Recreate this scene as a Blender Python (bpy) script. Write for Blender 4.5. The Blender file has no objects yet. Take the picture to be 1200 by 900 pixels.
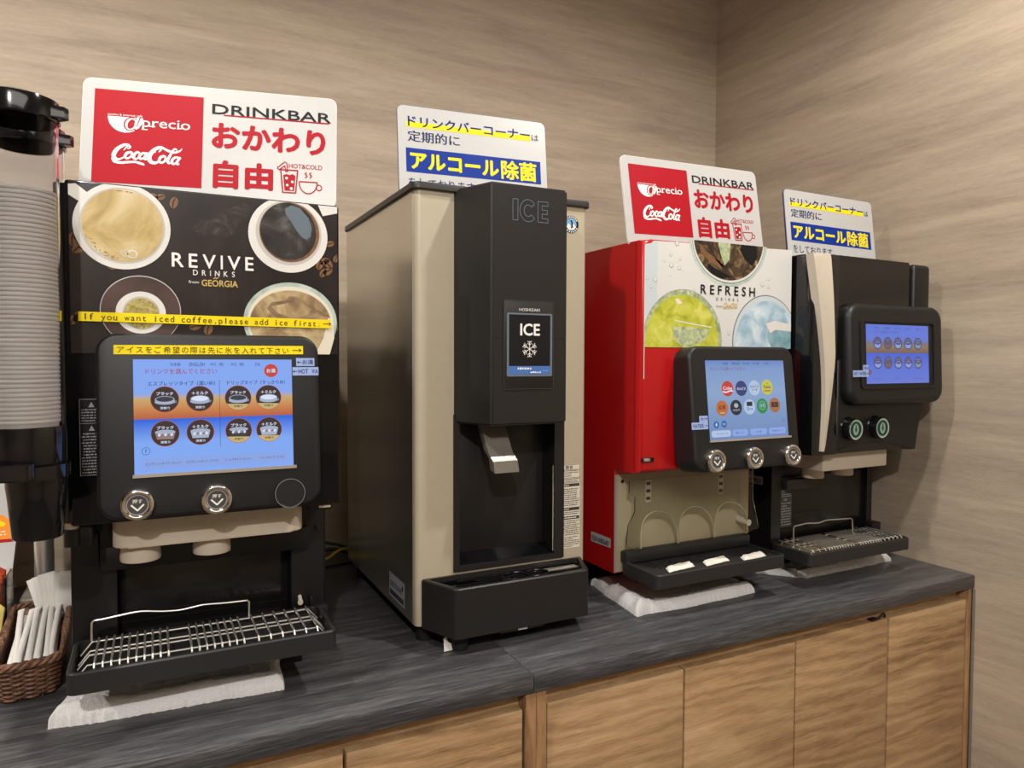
import bpy, bmesh, math, random
from mathutils import Vector, Matrix, noise
random.seed(7)
PI = math.pi
C = bpy.context.scene.collection
SC = bpy.context.scene

# ------------------------------------------------------------------ camera
cam_d = bpy.data.cameras.new('camera'); cam = bpy.data.objects.new('camera', cam_d); C.objects.link(cam)
cam_d.sensor_fit = 'HORIZONTAL'; cam_d.sensor_width = 36.0
cam_d.lens = 831.03 / 1200 * 36.0; cam_d.clip_start = 0.02
yaw, pit, rol = math.radians(26.8516), math.radians(2.0753), math.radians(0.187)
fw = Vector((math.sin(yaw) * math.cos(pit), math.cos(yaw) * math.cos(pit), -math.sin(pit)))
rt = Vector((math.cos(yaw), -math.sin(yaw), 0)); up = rt.cross(fw)
r2 = rt * math.cos(rol) + up * math.sin(rol); u2 = -rt * math.sin(rol) + up * math.cos(rol)
mw = Matrix((r2, u2, -fw)).transposed().to_4x4(); mw.translation = (0, 0, 1.40)
cam.matrix_world = mw
SC.camera = cam

# ------------------------------------------------------------------ exposure, world, lights
vs = SC.view_settings
vs.view_transform = 'Standard'; vs.look = 'None'; vs.gamma = 1.0; vs.use_curve_mapping = False
vs.exposure = 0.2
try: SC.cycles.use_denoising = True
except Exception: pass
SC.cycles.max_bounces = 8; SC.cycles.sample_clamp_indirect = 4.0
w = bpy.data.worlds.new('world'); SC.world = w; w.use_nodes = True
w.node_tree.nodes['Background'].inputs[0].default_value = (0.6, 0.52, 0.42, 1)
w.node_tree.nodes['Background'].inputs[1].default_value = 0.05
def spot(name, loc, aim, watt, cone=110, rad=0.035, blend=0.5, col=(1, 0.95, 0.89)):
    d = bpy.data.lights.new(name, 'SPOT'); d.energy = watt; d.spot_size = math.radians(cone); d.spot_blend = blend
    d.shadow_soft_size = rad; d.color = col
    o = bpy.data.objects.new(name, d); C.objects.link(o); o.location = loc
    o.rotation_euler = (Vector(aim) - Vector(loc)).to_track_quat('-Z', 'Y').to_euler(); return o
spot('downlight', (-0.30, 0.74, 2.58), (-0.3, 0.9, 0.9), 47, 158)
spot('downlight', (1.12, 0.50, 2.58), (1.05, 0.8, 0.9), 52, 158)
spot('downlight', (-1.55, 0.75, 2.58), (-1.55, 1.0, 0.9), 60, 158)  # added lamp, brightens the left wall mirrored in the ice machine's side
spot('downlight', (-0.45, -1.05, 2.58), (-0.3, -0.3, 0.9), 105, 158)
ad = bpy.data.lights.new('ceiling_fill', 'AREA'); ad.shape = 'RECTANGLE'; ad.size = 1.6; ad.size_y = 1.2; ad.energy = 20; ad.color = (1, 0.95, 0.89)  # added soft fill standing in for the room's other ceiling lights
ao = bpy.data.objects.new('ceiling_fill', ad); C.objects.link(ao); ao.location = (0.3, -1.1, 2.57)

# ------------------------------------------------------------------ materials
def lin(c):
    c = c / 255.0
    return c / 12.92 if c <= 0.04045 else ((c + 0.055) / 1.055) ** 2.4
def rgb(r, g, b): return (lin(r), lin(g), lin(b), 1)
MATS = {}
def newmat(name):
    m = bpy.data.materials.new(name); m.use_nodes = True; MATS[name] = m
    return m, m.node_tree.nodes, m.node_tree.links, m.node_tree.nodes['Principled BSDF']
def tex(N, L, scale=(1, 1, 1), rand=False, loc=(0, 0, 0), rot=(0, 0, 0)):
    tc = N.new('ShaderNodeTexCoord'); mp = N.new('ShaderNodeMapping')
    mp.inputs['Scale'].default_value = scale; mp.inputs['Location'].default_value = loc; mp.inputs['Rotation'].default_value = rot
    if rand:
        oi = N.new('ShaderNodeObjectInfo'); ml = N.new('ShaderNodeMath'); ml.operation = 'MULTIPLY'; ml.inputs[1].default_value = 37.0
        L.new(oi.outputs['Random'], ml.inputs[0]); va = N.new('ShaderNodeVectorMath'); va.operation = 'ADD'
        L.new(tc.outputs['Object'], va.inputs[0]); L.new(ml.outputs[0], va.inputs[1]); L.new(va.outputs[0], mp.inputs['Vector'])
    else: L.new(tc.outputs['Object'], mp.inputs['Vector'])
    return mp.outputs[0]
def nz(N, L, vec, scale, detail=4, rough=0.55, dist=0):
    n = N.new('ShaderNodeTexNoise'); n.inputs['Scale'].default_value = scale; n.inputs['Detail'].default_value = detail
    n.inputs['Roughness'].default_value = rough; n.inputs['Distortion'].default_value = dist
    L.new(vec, n.inputs['Vector']); return n.outputs['Fac']
def ramp(N, L, fac, stops, interp='LINEAR'):
    r = N.new('ShaderNodeValToRGB'); r.color_ramp.interpolation = interp
    e = r.color_ramp.elements
    while len(e) < len(stops): e.new(0.5)
    for el, (p, c) in zip(e, stops): el.position = p; el.color = c
    if fac is not None: L.new(fac, r.inputs['Fac'])
    return r.outputs['Color']
def bump(N, L, P, h, strength=0.2, dist=0.002):
    b = N.new('ShaderNodeBump'); b.inputs['Strength'].default_value = strength; b.inputs['Distance'].default_value = dist
    L.new(h, b.inputs['Height']); L.new(b.outputs[0], P.inputs['Normal'])
def mul(c, k): return (c[0] * k, c[1] * k, c[2] * k, 1)
def plain(name, col, rough=0.5, metal=0.0, var=0.06, nscale=60, bmp=0.0, coat=0.0, spec=0.5, trans=0.0, ior=1.45):
    m, N, L, P = newmat(name)
    v = tex(N, L); f = nz(N, L, v, nscale, 3)
    c = ramp(N, L, f, [(0.25, mul(col, 1 - var)), (0.75, mul(col, 1 + var))]); L.new(c, P.inputs['Base Color'])
    P.inputs['Roughness'].default_value = rough; P.inputs['Metallic'].default_value = metal
    P.inputs['Coat Weight'].default_value = coat; P.inputs['Specular IOR Level'].default_value = spec
    P.inputs['Transmission Weight'].default_value = trans; P.inputs['IOR'].default_value = ior
    if bmp: bump(N, L, P, nz(N, L, v, nscale * 12, 2), bmp, 0.0006)
    return m
def glow(name, col, k=1.0, rough=0.2):
    m, N, L, P = newmat(name)
    P.inputs['Base Color'].default_value = (0.01, 0.01, 0.012, 1); P.inputs['Roughness'].default_value = rough
    v = tex(N, L); f = nz(N, L, v, 900, 1)
    c = ramp(N, L, f, [(0.2, mul(col, 0.96)), (0.8, mul(col, 1.04))]); L.new(c, P.inputs['Emission Color'])
    P.inputs['Emission Strength'].default_value = k
    return m
def screen_mat(name, stops, k=1.0):
    m, N, L, P = newmat(name)
    P.inputs['Base Color'].default_value = (0.02, 0.02, 0.025, 1); P.inputs['Roughness'].default_value = 0.12
    uv = N.new('ShaderNodeUVMap'); sp = N.new('ShaderNodeSeparateXYZ'); L.new(uv.outputs[0], sp.inputs[0])
    c = ramp(N, L, sp.outputs['Y'], stops); L.new(c, P.inputs['Emission Color']); P.inputs['Emission Strength'].default_value = k
    return m
def wood(name, stops, sc=(1.3, 1.3, 9), rough=0.45, rot=(0, 0, 0), bmp=0.05):
    m, N, L, P = newmat(name)
    v = tex(N, L, sc, rand=True, rot=rot)
    f1 = nz(N, L, v, 1.6, 6, 0.6, 1.6)
    v2 = tex(N, L, (sc[0] * 5, sc[1] * 5, sc[2] * 14), rand=True, rot=rot); f2 = nz(N, L, v2, 2.0, 4, 0.6, 0.3)
    mx = N.new('ShaderNodeMath'); mx.operation = 'MULTIPLY_ADD'; mx.inputs[1].default_value = 0.35
    L.new(f2, mx.inputs[0]); L.new(f1, mx.inputs[2])
    sb = N.new('ShaderNodeMath'); sb.operation = 'SUBTRACT'; sb.inputs[1].default_value = 0.17; L.new(mx.outputs[0], sb.inputs[0])
    L.new(ramp(N, L, sb.outputs[0], stops), P.inputs['Base Color']); P.inputs['Roughness'].default_value = rough
    bump(N, L, P, f2, bmp, 0.001)
    return m
def wallmat(name, axis):
    m, N, L, P = newmat(name)
    f1 = nz(N, L, tex(N, L, (0.5, 0.5, 4.2)), 2.4, 5, 0.55, 0.7)
    f2 = nz(N, L, tex(N, L, (2.2, 2.2, 26)), 2.6, 6, 0.68, 0.5)
    f3 = nz(N, L, tex(N, L, (30, 30, 150)), 2.0, 4, 0.75)
    a = N.new('ShaderNodeMath'); a.operation = 'MULTIPLY_ADD'; a.inputs[1].default_value = 0.75; L.new(f2, a.inputs[0]); L.new(f1, a.inputs[2])
    b = N.new('ShaderNodeMath'); b.operation = 'MULTIPLY_ADD'; b.inputs[1].default_value = 0.42; L.new(f3, b.inputs[0]); L.new(a.outputs[0], b.inputs[2])
    d = N.new('ShaderNodeMath'); d.operation = 'MULTIPLY'; d.inputs[1].default_value = 0.46; L.new(b.outputs[0], d.inputs[0])
    c = ramp(N, L, d.outputs[0], [(0.34, rgb(144, 129, 113)), (0.46, rgb(164, 149, 131)), (0.54, rgb(174, 159, 139)), (0.68, rgb(190, 175, 155))])
    L.new(c, P.inputs['Base Color']); P.inputs['Roughness'].default_value = 0.6; P.inputs['Specular IOR Level'].default_value = 0.25
    bump(N, L, P, f3, 0.22, 0.0025)
    return m
wallmat('wall_laminate', 0)
plain('ceiling_paint', rgb(205, 198, 188), 0.9)
wood('floor_wood', [(0.3, rgb(70, 60, 52)), (0.7, rgb(112, 98, 84))], (9, 1.2, 1.2))
def walnut():
    m, N, L, P = newmat('walnut')
    rot = (0, math.radians(-8), 0)
    v = tex(N, L, (0.55, 0.55, 2.6), True, rot=rot)
    wv = N.new('ShaderNodeTexWave'); wv.wave_type = 'BANDS'; wv.bands_direction = 'Z'; wv.inputs['Scale'].default_value = 4.2; wv.inputs['Distortion'].default_value = 13.0
    wv.inputs['Detail'].default_value = 5.0; wv.inputs['Detail Scale'].default_value = 1.1; wv.inputs['Detail Roughness'].default_value = 0.62; L.new(v, wv.inputs['Vector'])
    f1 = wv.outputs['Fac']
    f0 = nz(N, L, tex(N, L, (1.2, 1.2, 6), True, rot=rot), 1.8, 3, 0.5, 0.8)
    f3 = nz(N, L, tex(N, L, (7, 7, 190), True, rot=rot), 2.0, 4, 0.75, 0.3)
    f4 = nz(N, L, tex(N, L, (30, 30, 900), True, rot=rot), 2.0, 2, 0.6)
    def madd(x, k, y):
        a = N.new('ShaderNodeMath'); a.operation = 'MULTIPLY_ADD'; a.inputs[1].default_value = k; L.new(x, a.inputs[0])
        if y is None: a.inputs[2].default_value = 0
        else: L.new(y, a.inputs[2])
        return a.outputs[0]
    t = madd(f1, 0.15, madd(f0, 0.62, madd(f3, 0.60, madd(f4, 0.25, None))))
    t = madd(t, 0.617, None)
    c = ramp(N, L, t, [(0.30, rgb(104, 76, 52)), (0.40, rgb(144, 112, 78)), (0.50, rgb(170, 137, 99)), (0.62, rgb(190, 158, 118)), (0.70, rgb(204, 176, 136))])
    L.new(c, P.inputs['Base Color']); P.inputs['Roughness'].default_value = 0.5; bump(N, L, P, f3, 0.08, 0.001)
walnut()
wood('walnut_upright', [(0.30, rgb(105, 76, 50)), (0.5, rgb(150, 114, 78)), (0.72, rgb(178, 140, 98))], (8, 8, 1.0), 0.5)
def topmat():
    m, N, L, P = newmat('worktop_laminate')
    f1 = nz(N, L, tex(N, L, (1.2, 14, 14)), 3.0, 5, 0.6, 0.4); f2 = nz(N, L, tex(N, L, (8, 260, 260)), 2.4, 4, 0.75, 0.2)
    a = N.new('ShaderNodeMath'); a.operation = 'MULTIPLY_ADD'; a.inputs[1].default_value = 1.6; L.new(f2, a.inputs[0]); L.new(f1, a.inputs[2])
    d = N.new('ShaderNodeMath'); d.operation = 'MULTIPLY'; d.inputs[1].default_value = 0.385; L.new(a.outputs[0], d.inputs[0])
    L.new(ramp(N, L, d.outputs[0], [(0.36, rgb(45, 45, 47)), (0.5, rgb(69, 69, 71)), (0.64, rgb(112, 111, 112))]), P.inputs['Base Color'])
    P.inputs['Roughness'].default_value = 0.34; bump(N, L, P, f2, 0.25, 0.0012)
topmat()
plain('black_plastic', rgb(22, 21, 22), 0.40, var=0.04, bmp=0.04)
plain('black_housing', rgb(24, 24, 25), 0.45, var=0.04, bmp=0.05)
plain('black_gloss', rgb(14, 14, 16), 0.12, var=0.03, coat=0.3)
plain('smoke_panel', rgb(22, 21, 21), 0.16, var=0.05)
plain('charcoal_plastic', rgb(40, 39, 39), 0.45, var=0.05, bmp=0.05)
plain('dark_rubber', rgb(24, 24, 25), 0.7)
plain('ice_black', rgb(34, 32, 31), 0.42, var=0.05, bmp=0.06)
plain('beige_plastic', rgb(200, 190, 172), 0.4, var=0.03)
plain('beige_steel', rgb(180, 170, 148), 0.35, var=0.03)
plain('olive_plate', rgb(172, 162, 132), 0.35, var=0.05, nscale=14)
plain('clear_acrylic', (0.93, 0.95, 0.92, 1), 0.06, trans=1.0, var=0.005, ior=1.3)
plain('clear_tube', (0.94, 0.94, 0.96, 1), 0.06, trans=1.0, var=0.005, ior=1.16)
plain('glass_edge', rgb(95, 160, 140), 0.1, trans=0.5)
plain('chrome', rgb(228, 224, 216), 0.07, 1.0, var=0.02)
plain('rod_steel', rgb(222, 219, 212), 0.28, 0.85, var=0.04)
plain('guard_edge_glint', rgb(206, 200, 168), 0.25, var=0.03, trans=0.35)
plain('reflection_tan', rgb(170, 158, 132), 0.3, 0.8, var=0.08, nscale=30)
plain('steel_grey', rgb(150, 146, 138), 0.35, 0.6, var=0.05)
def stainless():
    m, N, L, P = newmat('stainless')
    v = tex(N, L, (1, 1, 60)); f = nz(N, L, v, 14, 4)
    L.new(ramp(N, L, f, [(0.3, rgb(196, 192, 180)), (0.7, rgb(210, 206, 194))]), P.inputs['Base Color'])
    P.inputs['Metallic'].default_value = 0.9; P.inputs['Roughness'].default_value = 0.24
    bump(N, L, P, f, 0.04, 0.0004)
stainless()
plain('red_paint', rgb(172, 16, 20), 0.28, var=0.04, coat=0.2)
plain('board_white', rgb(180, 180, 178), 0.35, var=0.02, bmp=0.15, nscale=40)
plain('board_edge', rgb(225, 221, 212), 0.7)
plain('board_edge_navy', rgb(70, 75, 110), 0.6)
plain('paper_white', rgb(226, 224, 218), 0.7, var=0.03)
plain('cup_paper', rgb(224, 220, 212), 0.6, var=0.03)
plain('label_clear', rgb(178, 182, 186), 0.4)
def terry():
    m, N, L, P = newmat('towel_cloth'); v = tex(N, L); f = nz(N, L, v, 420, 3, 0.7); f2 = nz(N, L, v, 40, 3)
    L.new(ramp(N, L, f, [(0.25, rgb(226, 226, 226)), (0.7, rgb(248, 248, 248))]), P.inputs['Base Color']); P.inputs['Roughness'].default_value = 1.0; P.inputs['Specular IOR Level'].default_value = 0.05
    P.inputs['Sheen Weight'].default_value = 0.3; bump(N, L, P, f, 0.7, 0.002)
terry()
plain('pad_white', rgb(236, 232, 220), 0.7)
plain('maroon', rgb(88, 40, 52), 0.4)
plain('bean_brown', rgb(118, 84, 55), 0.4, var=0.25, nscale=200)
plain('cable_green', rgb(48, 92, 58), 0.45); plain('cable_yellow', rgb(190, 170, 60), 0.45); plain('cable_black', rgb(22, 24, 24), 0.45)
plain('straw_paper', rgb(228, 226, 222), 0.6, var=0.04, nscale=90)
plain('packet_red', rgb(170, 58, 30), 0.35, var=0.25, nscale=70); plain('packet_gold', rgb(190, 170, 90), 0.35, var=0.2)
def wicker():
    m, N, L, P = newmat('wicker')
    v = tex(N, L, (1, 1, 1.6)); f = nz(N, L, v, 90, 3)
    L.new(ramp(N, L, f, [(0.3, rgb(70, 46, 34)), (0.55, rgb(118, 82, 60)), (0.8, rgb(160, 122, 94))]), P.inputs['Base Color']); P.inputs['Roughness'].default_value = 0.55
wicker()
def swirl(name, stops, scale=14, dist=3.0, rough=0.3, det=4):
    m, N, L, P = newmat(name)
    v = tex(N, L); f = nz(N, L, v, scale, det, 0.55, dist)
    L.new(ramp(N, L, f, stops), P.inputs['Base Color']); P.inputs['Roughness'].default_value = rough
swirl('print_latte', [(0.28, rgb(160, 134, 78)), (0.45, rgb(184, 160, 104)), (0.58, rgb(200, 180, 134)), (0.75, rgb(216, 206, 182))], 13, 2.6)
swirl('print_coffee', [(0.3, rgb(26, 24, 24)), (0.55, rgb(52, 48, 47)), (0.72, rgb(92, 90, 90)), (0.85, rgb(120, 120, 122))], 22, 1.6)
swirl('print_matcha', [(0.35, rgb(138, 122, 62)), (0.65, rgb(188, 174, 110))], 300, 0.2)
swirl('print_icedlatte', [(0.3, rgb(120, 98, 72)), (0.5, rgb(172, 148, 108)), (0.7, rgb(208, 192, 148))], 24, 1.2)
swirl('print_icedice', [(0.3, rgb(116, 94, 72)), (0.55, rgb(150, 126, 94)), (0.75, rgb(180, 158, 122))], 26, 1.2)
swirl('print_dark', [(0.35, rgb(26, 21, 20)), (0.6, rgb(40, 32, 30)), (0.8, rgb(56, 45, 42))], 7, 1.5)
swirl('print_saucer', [(0.3, rgb(58, 45, 42)), (0.7, rgb(92, 72, 66))], 12, 0.5)
swirl('print_smoke', [(0.42, rgb(40, 32, 30)), (0.62, rgb(52, 45, 43)), (0.8, rgb(82, 76, 74))], 34, 3.0)
swirl('print_lime', [(0.3, rgb(150, 158, 48)), (0.5, rgb(186, 190, 62)), (0.7, rgb(208, 208, 104))], 26, 1.5)
swirl('print_limeice', [(0.35, rgb(130, 145, 120)), (0.6, rgb(186, 196, 150)), (0.8, rgb(222, 226, 190))], 60, 1.5)
swirl('print_cola', [(0.35, rgb(22, 18, 16)), (0.52, rgb(70, 54, 38)), (0.65, rgb(130, 108, 72)), (0.8, rgb(190, 172, 130))], 26, 1.8)
swirl('print_blue', [(0.3, rgb(138, 170, 192)), (0.5, rgb(176, 200, 214)), (0.72, rgb(218, 230, 234))], 18, 1.5)
swirl('print_teal', [(0.3, rgb(96, 140, 150)), (0.7, rgb(150, 185, 195))], 30, 1.0)
swirl('print_glassrim', [(0.3, rgb(150, 172, 160)), (0.7, rgb(196, 210, 198))], 30, 1.0)
swirl('print_palegrey', [(0.3, rgb(206, 207, 204)), (0.7, rgb(218, 217, 212))], 5, 0.5)
swirl('print_palebluegrey', [(0.3, rgb(190, 202, 206)), (0.7, rgb(202, 210, 212))], 5, 0.5)
INK = dict(ink_red=(160, 10, 28), ink_label=(150, 172, 222), ink_black=(24, 24, 26), ink_navy=(18, 30, 88), ink_blue=(10, 46, 136), ink_yellow=(226, 208, 24), ink_white=(232, 230, 226),
           ink_gold=(200, 172, 104), ink_grey=(150, 150, 150), ink_darkgrey=(70, 68, 66), ink_cream=(222, 214, 196), ink_orange=(232, 140, 40), ink_tapeyellow=(238, 214, 24),
           ink_skyblue=(120, 170, 205), ink_brown=(60, 42, 32), ink_green=(26, 62, 46), ink_cupwhite=(216, 214, 208), ink_cupshade=(186, 184, 178), ink_steelblue=(100, 112, 122), ink_bluecard=(74, 112, 178))
for k, c in INK.items(): plain(k, rgb(*c), 0.55, var=0.02, spec=0.22)
UI = dict(ui_text=(40, 60, 110), ui_purple=(165, 60, 95), ui_redcircle=(205, 70, 60), ui_white=(225, 232, 255), ui_disc=(58, 46, 44), ui_cup=(170, 182, 205), ui_cupdark=(58, 60, 70),
          ui_tan=(205, 180, 120), ui_line=(50, 60, 100), ui_pill=(140, 170, 235), ui_ice=(150, 125, 125), ui_rim=(190, 90, 60),
          ui_r_text=(120, 90, 110), ui_coke=(200, 62, 50), ui_navy=(50, 62, 118), ui_pale=(178, 200, 232), ui_yellow=(205, 200, 70), ui_tea=(190, 108, 58), ui_oolong=(32, 44, 48), ui_green=(40, 140, 74), ui_brown=(168, 110, 70), ui_darkred=(90, 30, 30),
          ui_bblue=(46, 110, 170), ui_b_disc=(84, 84, 120), ui_b_cup=(140, 160, 225), ui_b_brown=(120, 92, 96), ui_b_green=(130, 150, 170), ui_b_text=(70, 80, 150))
for k, c in UI.items(): glow(k, rgb(*c), 0.78)
screen_mat('screen_hot', [(0.0, rgb(132, 172, 250)), (0.27, rgb(126, 172, 250)), (0.475, rgb(12, 96, 226)), (0.478, rgb(186, 92, 52)), (0.56, rgb(206, 132, 72)), (0.65, rgb(205, 170, 110)), (0.70, rgb(134, 172, 248)), (1.0, rgb(132, 172, 250))], 0.78)
screen_mat('screen_cold', [(0.0, rgb(112, 142, 198)), (0.3, rgb(126, 158, 206)), (0.6, rgb(142, 172, 212)), (0.9, rgb(128, 160, 214)), (1.0, rgb(104, 138, 208))], 0.72)
screen_mat('screen_tea', [(0.0, rgb(104, 126, 222)), (0.3, rgb(88, 116, 226)), (0.515, rgb(62, 98, 222)), (0.52, rgb(120, 92, 86)), (0.62, rgb(140, 120, 92)), (0.70, rgb(116, 118, 150)), (0.74, rgb(98, 126, 226)), (1.0, rgb(92, 122, 228))], 0.72)
glow('led_green', rgb(150, 176, 150), 0.5)

# ------------------------------------------------------------------ mesh helpers
class Fr:
    def __init__(s, o, a, b, n): s.o, s.a, s.b, s.n = Vector(o), Vector(a).normalized(), Vector(b).normalized(), Vector(n).normalized()
    def P(s, u, v, d=0): return s.o + s.a * u + s.b * v + s.n * d
def front(y): return Fr((0, y, 0), (1, 0, 0), (0, 0, 1), (0, -1, 0))
def side(x): return Fr((x, 0, 0), (0, -1, 0), (0, 0, 1), (-1, 0, 0))          # faces -x, u = -y
def top(z): return Fr((0, 0, z), (1, 0, 0), (0, 1, 0), (0, 0, 1))
def tilted(y, z0, deg):
    t = math.radians(deg)                                                          # local v = height above z0, top leans away
    return Fr((0, y, z0), (1, 0, 0), (0, math.sin(t), math.cos(t)), (0, -math.cos(t), math.sin(t)))
def rr(x0, y0, x1, y1, r, seg=6):
    r = max(1e-5, min(r, (x1 - x0) / 2 - 1e-6, (y1 - y0) / 2 - 1e-6)); p = []
    for cx, cy, a0 in ((x1 - r, y1 - r, 0), (x0 + r, y1 - r, 90), (x0 + r, y0 + r, 180), (x1 - r, y0 + r, 270)):
        for i in range(seg + 1):
            a = math.radians(a0 + 90 * i / seg); p.append((cx + r * math.cos(a), cy + r * math.sin(a)))
    return p
def ell(cx, cy, rx, ry=None, seg=40, rot=0):
    ry = rx if ry is None else ry; c, s = math.cos(rot), math.sin(rot)
    return [(cx + rx * math.cos(t) * c - ry * math.sin(t) * s, cy + rx * math.cos(t) * s + ry * math.sin(t) * c) for t in (2 * PI * i / seg for i in range(seg))]
def spline(pts, n=8):
    out = []
    P = [pts[0]] + list(pts) + [pts[-1]]
    for i in range(1, len(P) - 2):
        p0, p1, p2, p3 = P[i - 1], P[i], P[i + 1], P[i + 2]
        for k in range(n):
            t = k / n
            out.append(tuple(0.5 * ((2 * b) + (-a + c) * t + (2 * a - 5 * b + 4 * c - d) * t * t + (-a + 3 * b - 3 * c + d) * t ** 3) for a, b, c, d in zip(p0, p1, p2, p3)))
    out.append(tuple(pts[-1])); return out
class MB:
    def __init__(s): s.v = []; s.f = []; s.m = []; s.names = []; s.uv = None
    def mi(s, m):
        if m not in s.names: s.names.append(m)
        return s.names.index(m)
    def add(s, vs_, fs, m):
        o = len(s.v); s.v += [Vector(v) for v in vs_]; k = s.mi(m)
        for f in fs: s.f.append([i + o for i in f]); s.m.append(k)
    def addbm(s, bm, m):
        bm.verts.index_update(); s.add([v.co.copy() for v in bm.verts], [[v.index for v in f.verts] for f in bm.faces], m); bm.free()
    def box(s, x0, y0, z0, x1, y1, z1, m, bev=0.0, seg=2):
        bm = bmesh.new(); bmesh.ops.create_cube(bm, size=1)
        for v in bm.verts: v.co = Vector((x0 + (v.co.x + .5) * (x1 - x0), y0 + (v.co.y + .5) * (y1 - y0), z0 + (v.co.z + .5) * (z1 - z0)))
        if bev: bmesh.ops.bevel(bm, geom=list(bm.edges), offset=bev, segments=seg, affect='EDGES', profile=0.5)
        s.addbm(bm, m); return s
    def prism(s, fr, pts, d0, d1, m, bev=0.0, seg=2, bevback=False):
        bm = bmesh.new()
        A = [bm.verts.new(fr.P(u, v, d0)) for u, v in pts]; B = [bm.verts.new(fr.P(u, v, d1)) for u, v in pts]
        n = len(pts); f1 = bm.faces.new(B); f0 = bm.faces.new(A[::-1])
        for i in range(n): bm.faces.new((A[i], A[(i + 1) % n], B[(i + 1) % n], B[i]))
        if bev:
            g = list(f1.edges) + (list(f0.edges) if bevback else [])
            bmesh.ops.bevel(bm, geom=g, offset=bev, segments=seg, affect='EDGES', profile=0.5)
        s.addbm(bm, m); return s
    def rprism(s, fr, x0, y0, x1, y1, r, d0, d1, m, bev=.004, seg=4, cs=10, bev0=0.0):
        L_ = []
        if bev0: L_.append((bev0, d0)); L_.append((0, d0 + bev0))
        else: L_.append((0, d0))
        for i in range(seg + 1):
            a = PI / 2 * i / seg; L_.append((bev * (1 - math.cos(a)), d1 - bev + bev * math.sin(a)))
        vs_ = []; n = 4 * (cs + 1)
        for i, d in L_: vs_ += [fr.P(u, v, d) for u, v in rr(x0 + i, y0 + i, x1 - i, y1 - i, r - i, cs)]
        fs = [tuple(range(n))[::-1], tuple(range((len(L_) - 1) * n, len(L_) * n))]
        for k in range(len(L_) - 1):
            for q in range(n): fs.append((k * n + q, k * n + (q + 1) % n, (k + 1) * n + (q + 1) % n, (k + 1) * n + q))
        s.add(vs_, fs, m); return s
    def tray_ring(s, fr, outer, otop, inner, d0, d1, ch, m):
        n = len(outer); L_ = [(outer, d0), (outer, d1 - ch), (otop, d1), (inner, d1), (inner, d0)]; vs_ = [fr.P(u, v, d) for l, d in L_ for u, v in l]; fs = []
        for k in range(5):
            k2 = (k + 1) % 5
            for i in range(n): j = (i + 1) % n; fs.append((k * n + i, k * n + j, k2 * n + j, k2 * n + i))
        s.add(vs_, fs, m); return s
    def frame_ring(s, fr, outer, inner, d0, d1, m):
        n = len(outer); vs_ = [fr.P(u, v, d) for d in (d0, d1) for u, v in outer] + [fr.P(u, v, d) for d in (d0, d1) for u, v in inner]
        fs = []
        for i in range(n):
            j = (i + 1) % n
            fs += [(i, j, n + j, n + i), (2 * n + j, 2 * n + i, 3 * n + i, 3 * n + j), (n + i, n + j, 3 * n + j, 3 * n + i), (j, i, 2 * n + i, 2 * n + j)]
        s.add(vs_, fs, m); return s
    def tube(s, path, r, m, seg=8, caps=True, closed=False):
        P = [Vector(p) for p in path]; n = len(P); rings = []; prev = None
        for i in range(n):
            if closed: t = (P[(i + 1) % n] - P[i - 1])
            else: t = P[min(i + 1, n - 1)] - P[max(i - 1, 0)]
            t.normalize()
            if prev is None:
                a = Vector((0, 0, 1)) if abs(t.z) < .9 else Vector((1, 0, 0)); x = t.cross(a).normalized()
            else: x = (prev - t * prev.dot(t)).normalized()
            prev = x; y = t.cross(x)
            rad = r[i] if isinstance(r, (list, tuple)) else r
            rings.append([P[i] + (x * math.cos(2 * PI * k / seg) + y * math.sin(2 * PI * k / seg)) * rad for k in range(seg)])
        vs_ = [v for g in rings for v in g]; fs = []
        for i in range(n if closed else n - 1):
            j = (i + 1) % n
            for k in range(seg): fs.append((i * seg + k, i * seg + (k + 1) % seg, j * seg + (k + 1) % seg, j * seg + k))
        if caps and not closed: fs += [tuple(range(seg))[::-1], tuple(range((n - 1) * seg, n * seg))]
        s.add(vs_, fs, m); return s
    def lathe(s, fr, prof, m, seg=40, cu=0, cv=0, close=False):
        vs_ = []; fs = []; n = len(prof)
        for r, d in prof:
            for k in range(seg):
                a = 2 * PI * k / seg; vs_.append(fr.P(cu + r * math.cos(a), cv + r * math.sin(a), d))
        for i in range(n - 1 if not close else n):
            j = (i + 1) % n
            for k in range(seg):
                q = (k + 1) % seg; fs.append((i * seg + k, i * seg + q, j * seg + q, j * seg + k))
        s.add(vs_, fs, m); return s
    def mesh(s, name, off=Vector((0, 0, 0)), smooth=35, fix=True):
        me = bpy.data.meshes.new(name); me.from_pydata([tuple(v - off) for v in s.v], [], s.f)
        for n in s.names: me.materials.append(MATS[n])
        me.polygons.foreach_set('material_index', s.m)
        if s.uv:
            l = me.uv_layers.new(name='UVMap')
            for i, c in enumerate(s.uv): l.data[i].uv = c
        if fix:
            bm = bmesh.new(); bm.from_mesh(me); bmesh.ops.recalc_face_normals(bm, faces=bm.faces); bm.to_mesh(me); bm.free()
        if smooth:
            me.polygons.foreach_set('use_smooth', [True] * len(me.polygons)); me.set_sharp_from_angle(angle=math.radians(smooth))
        me.update(); return me
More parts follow.
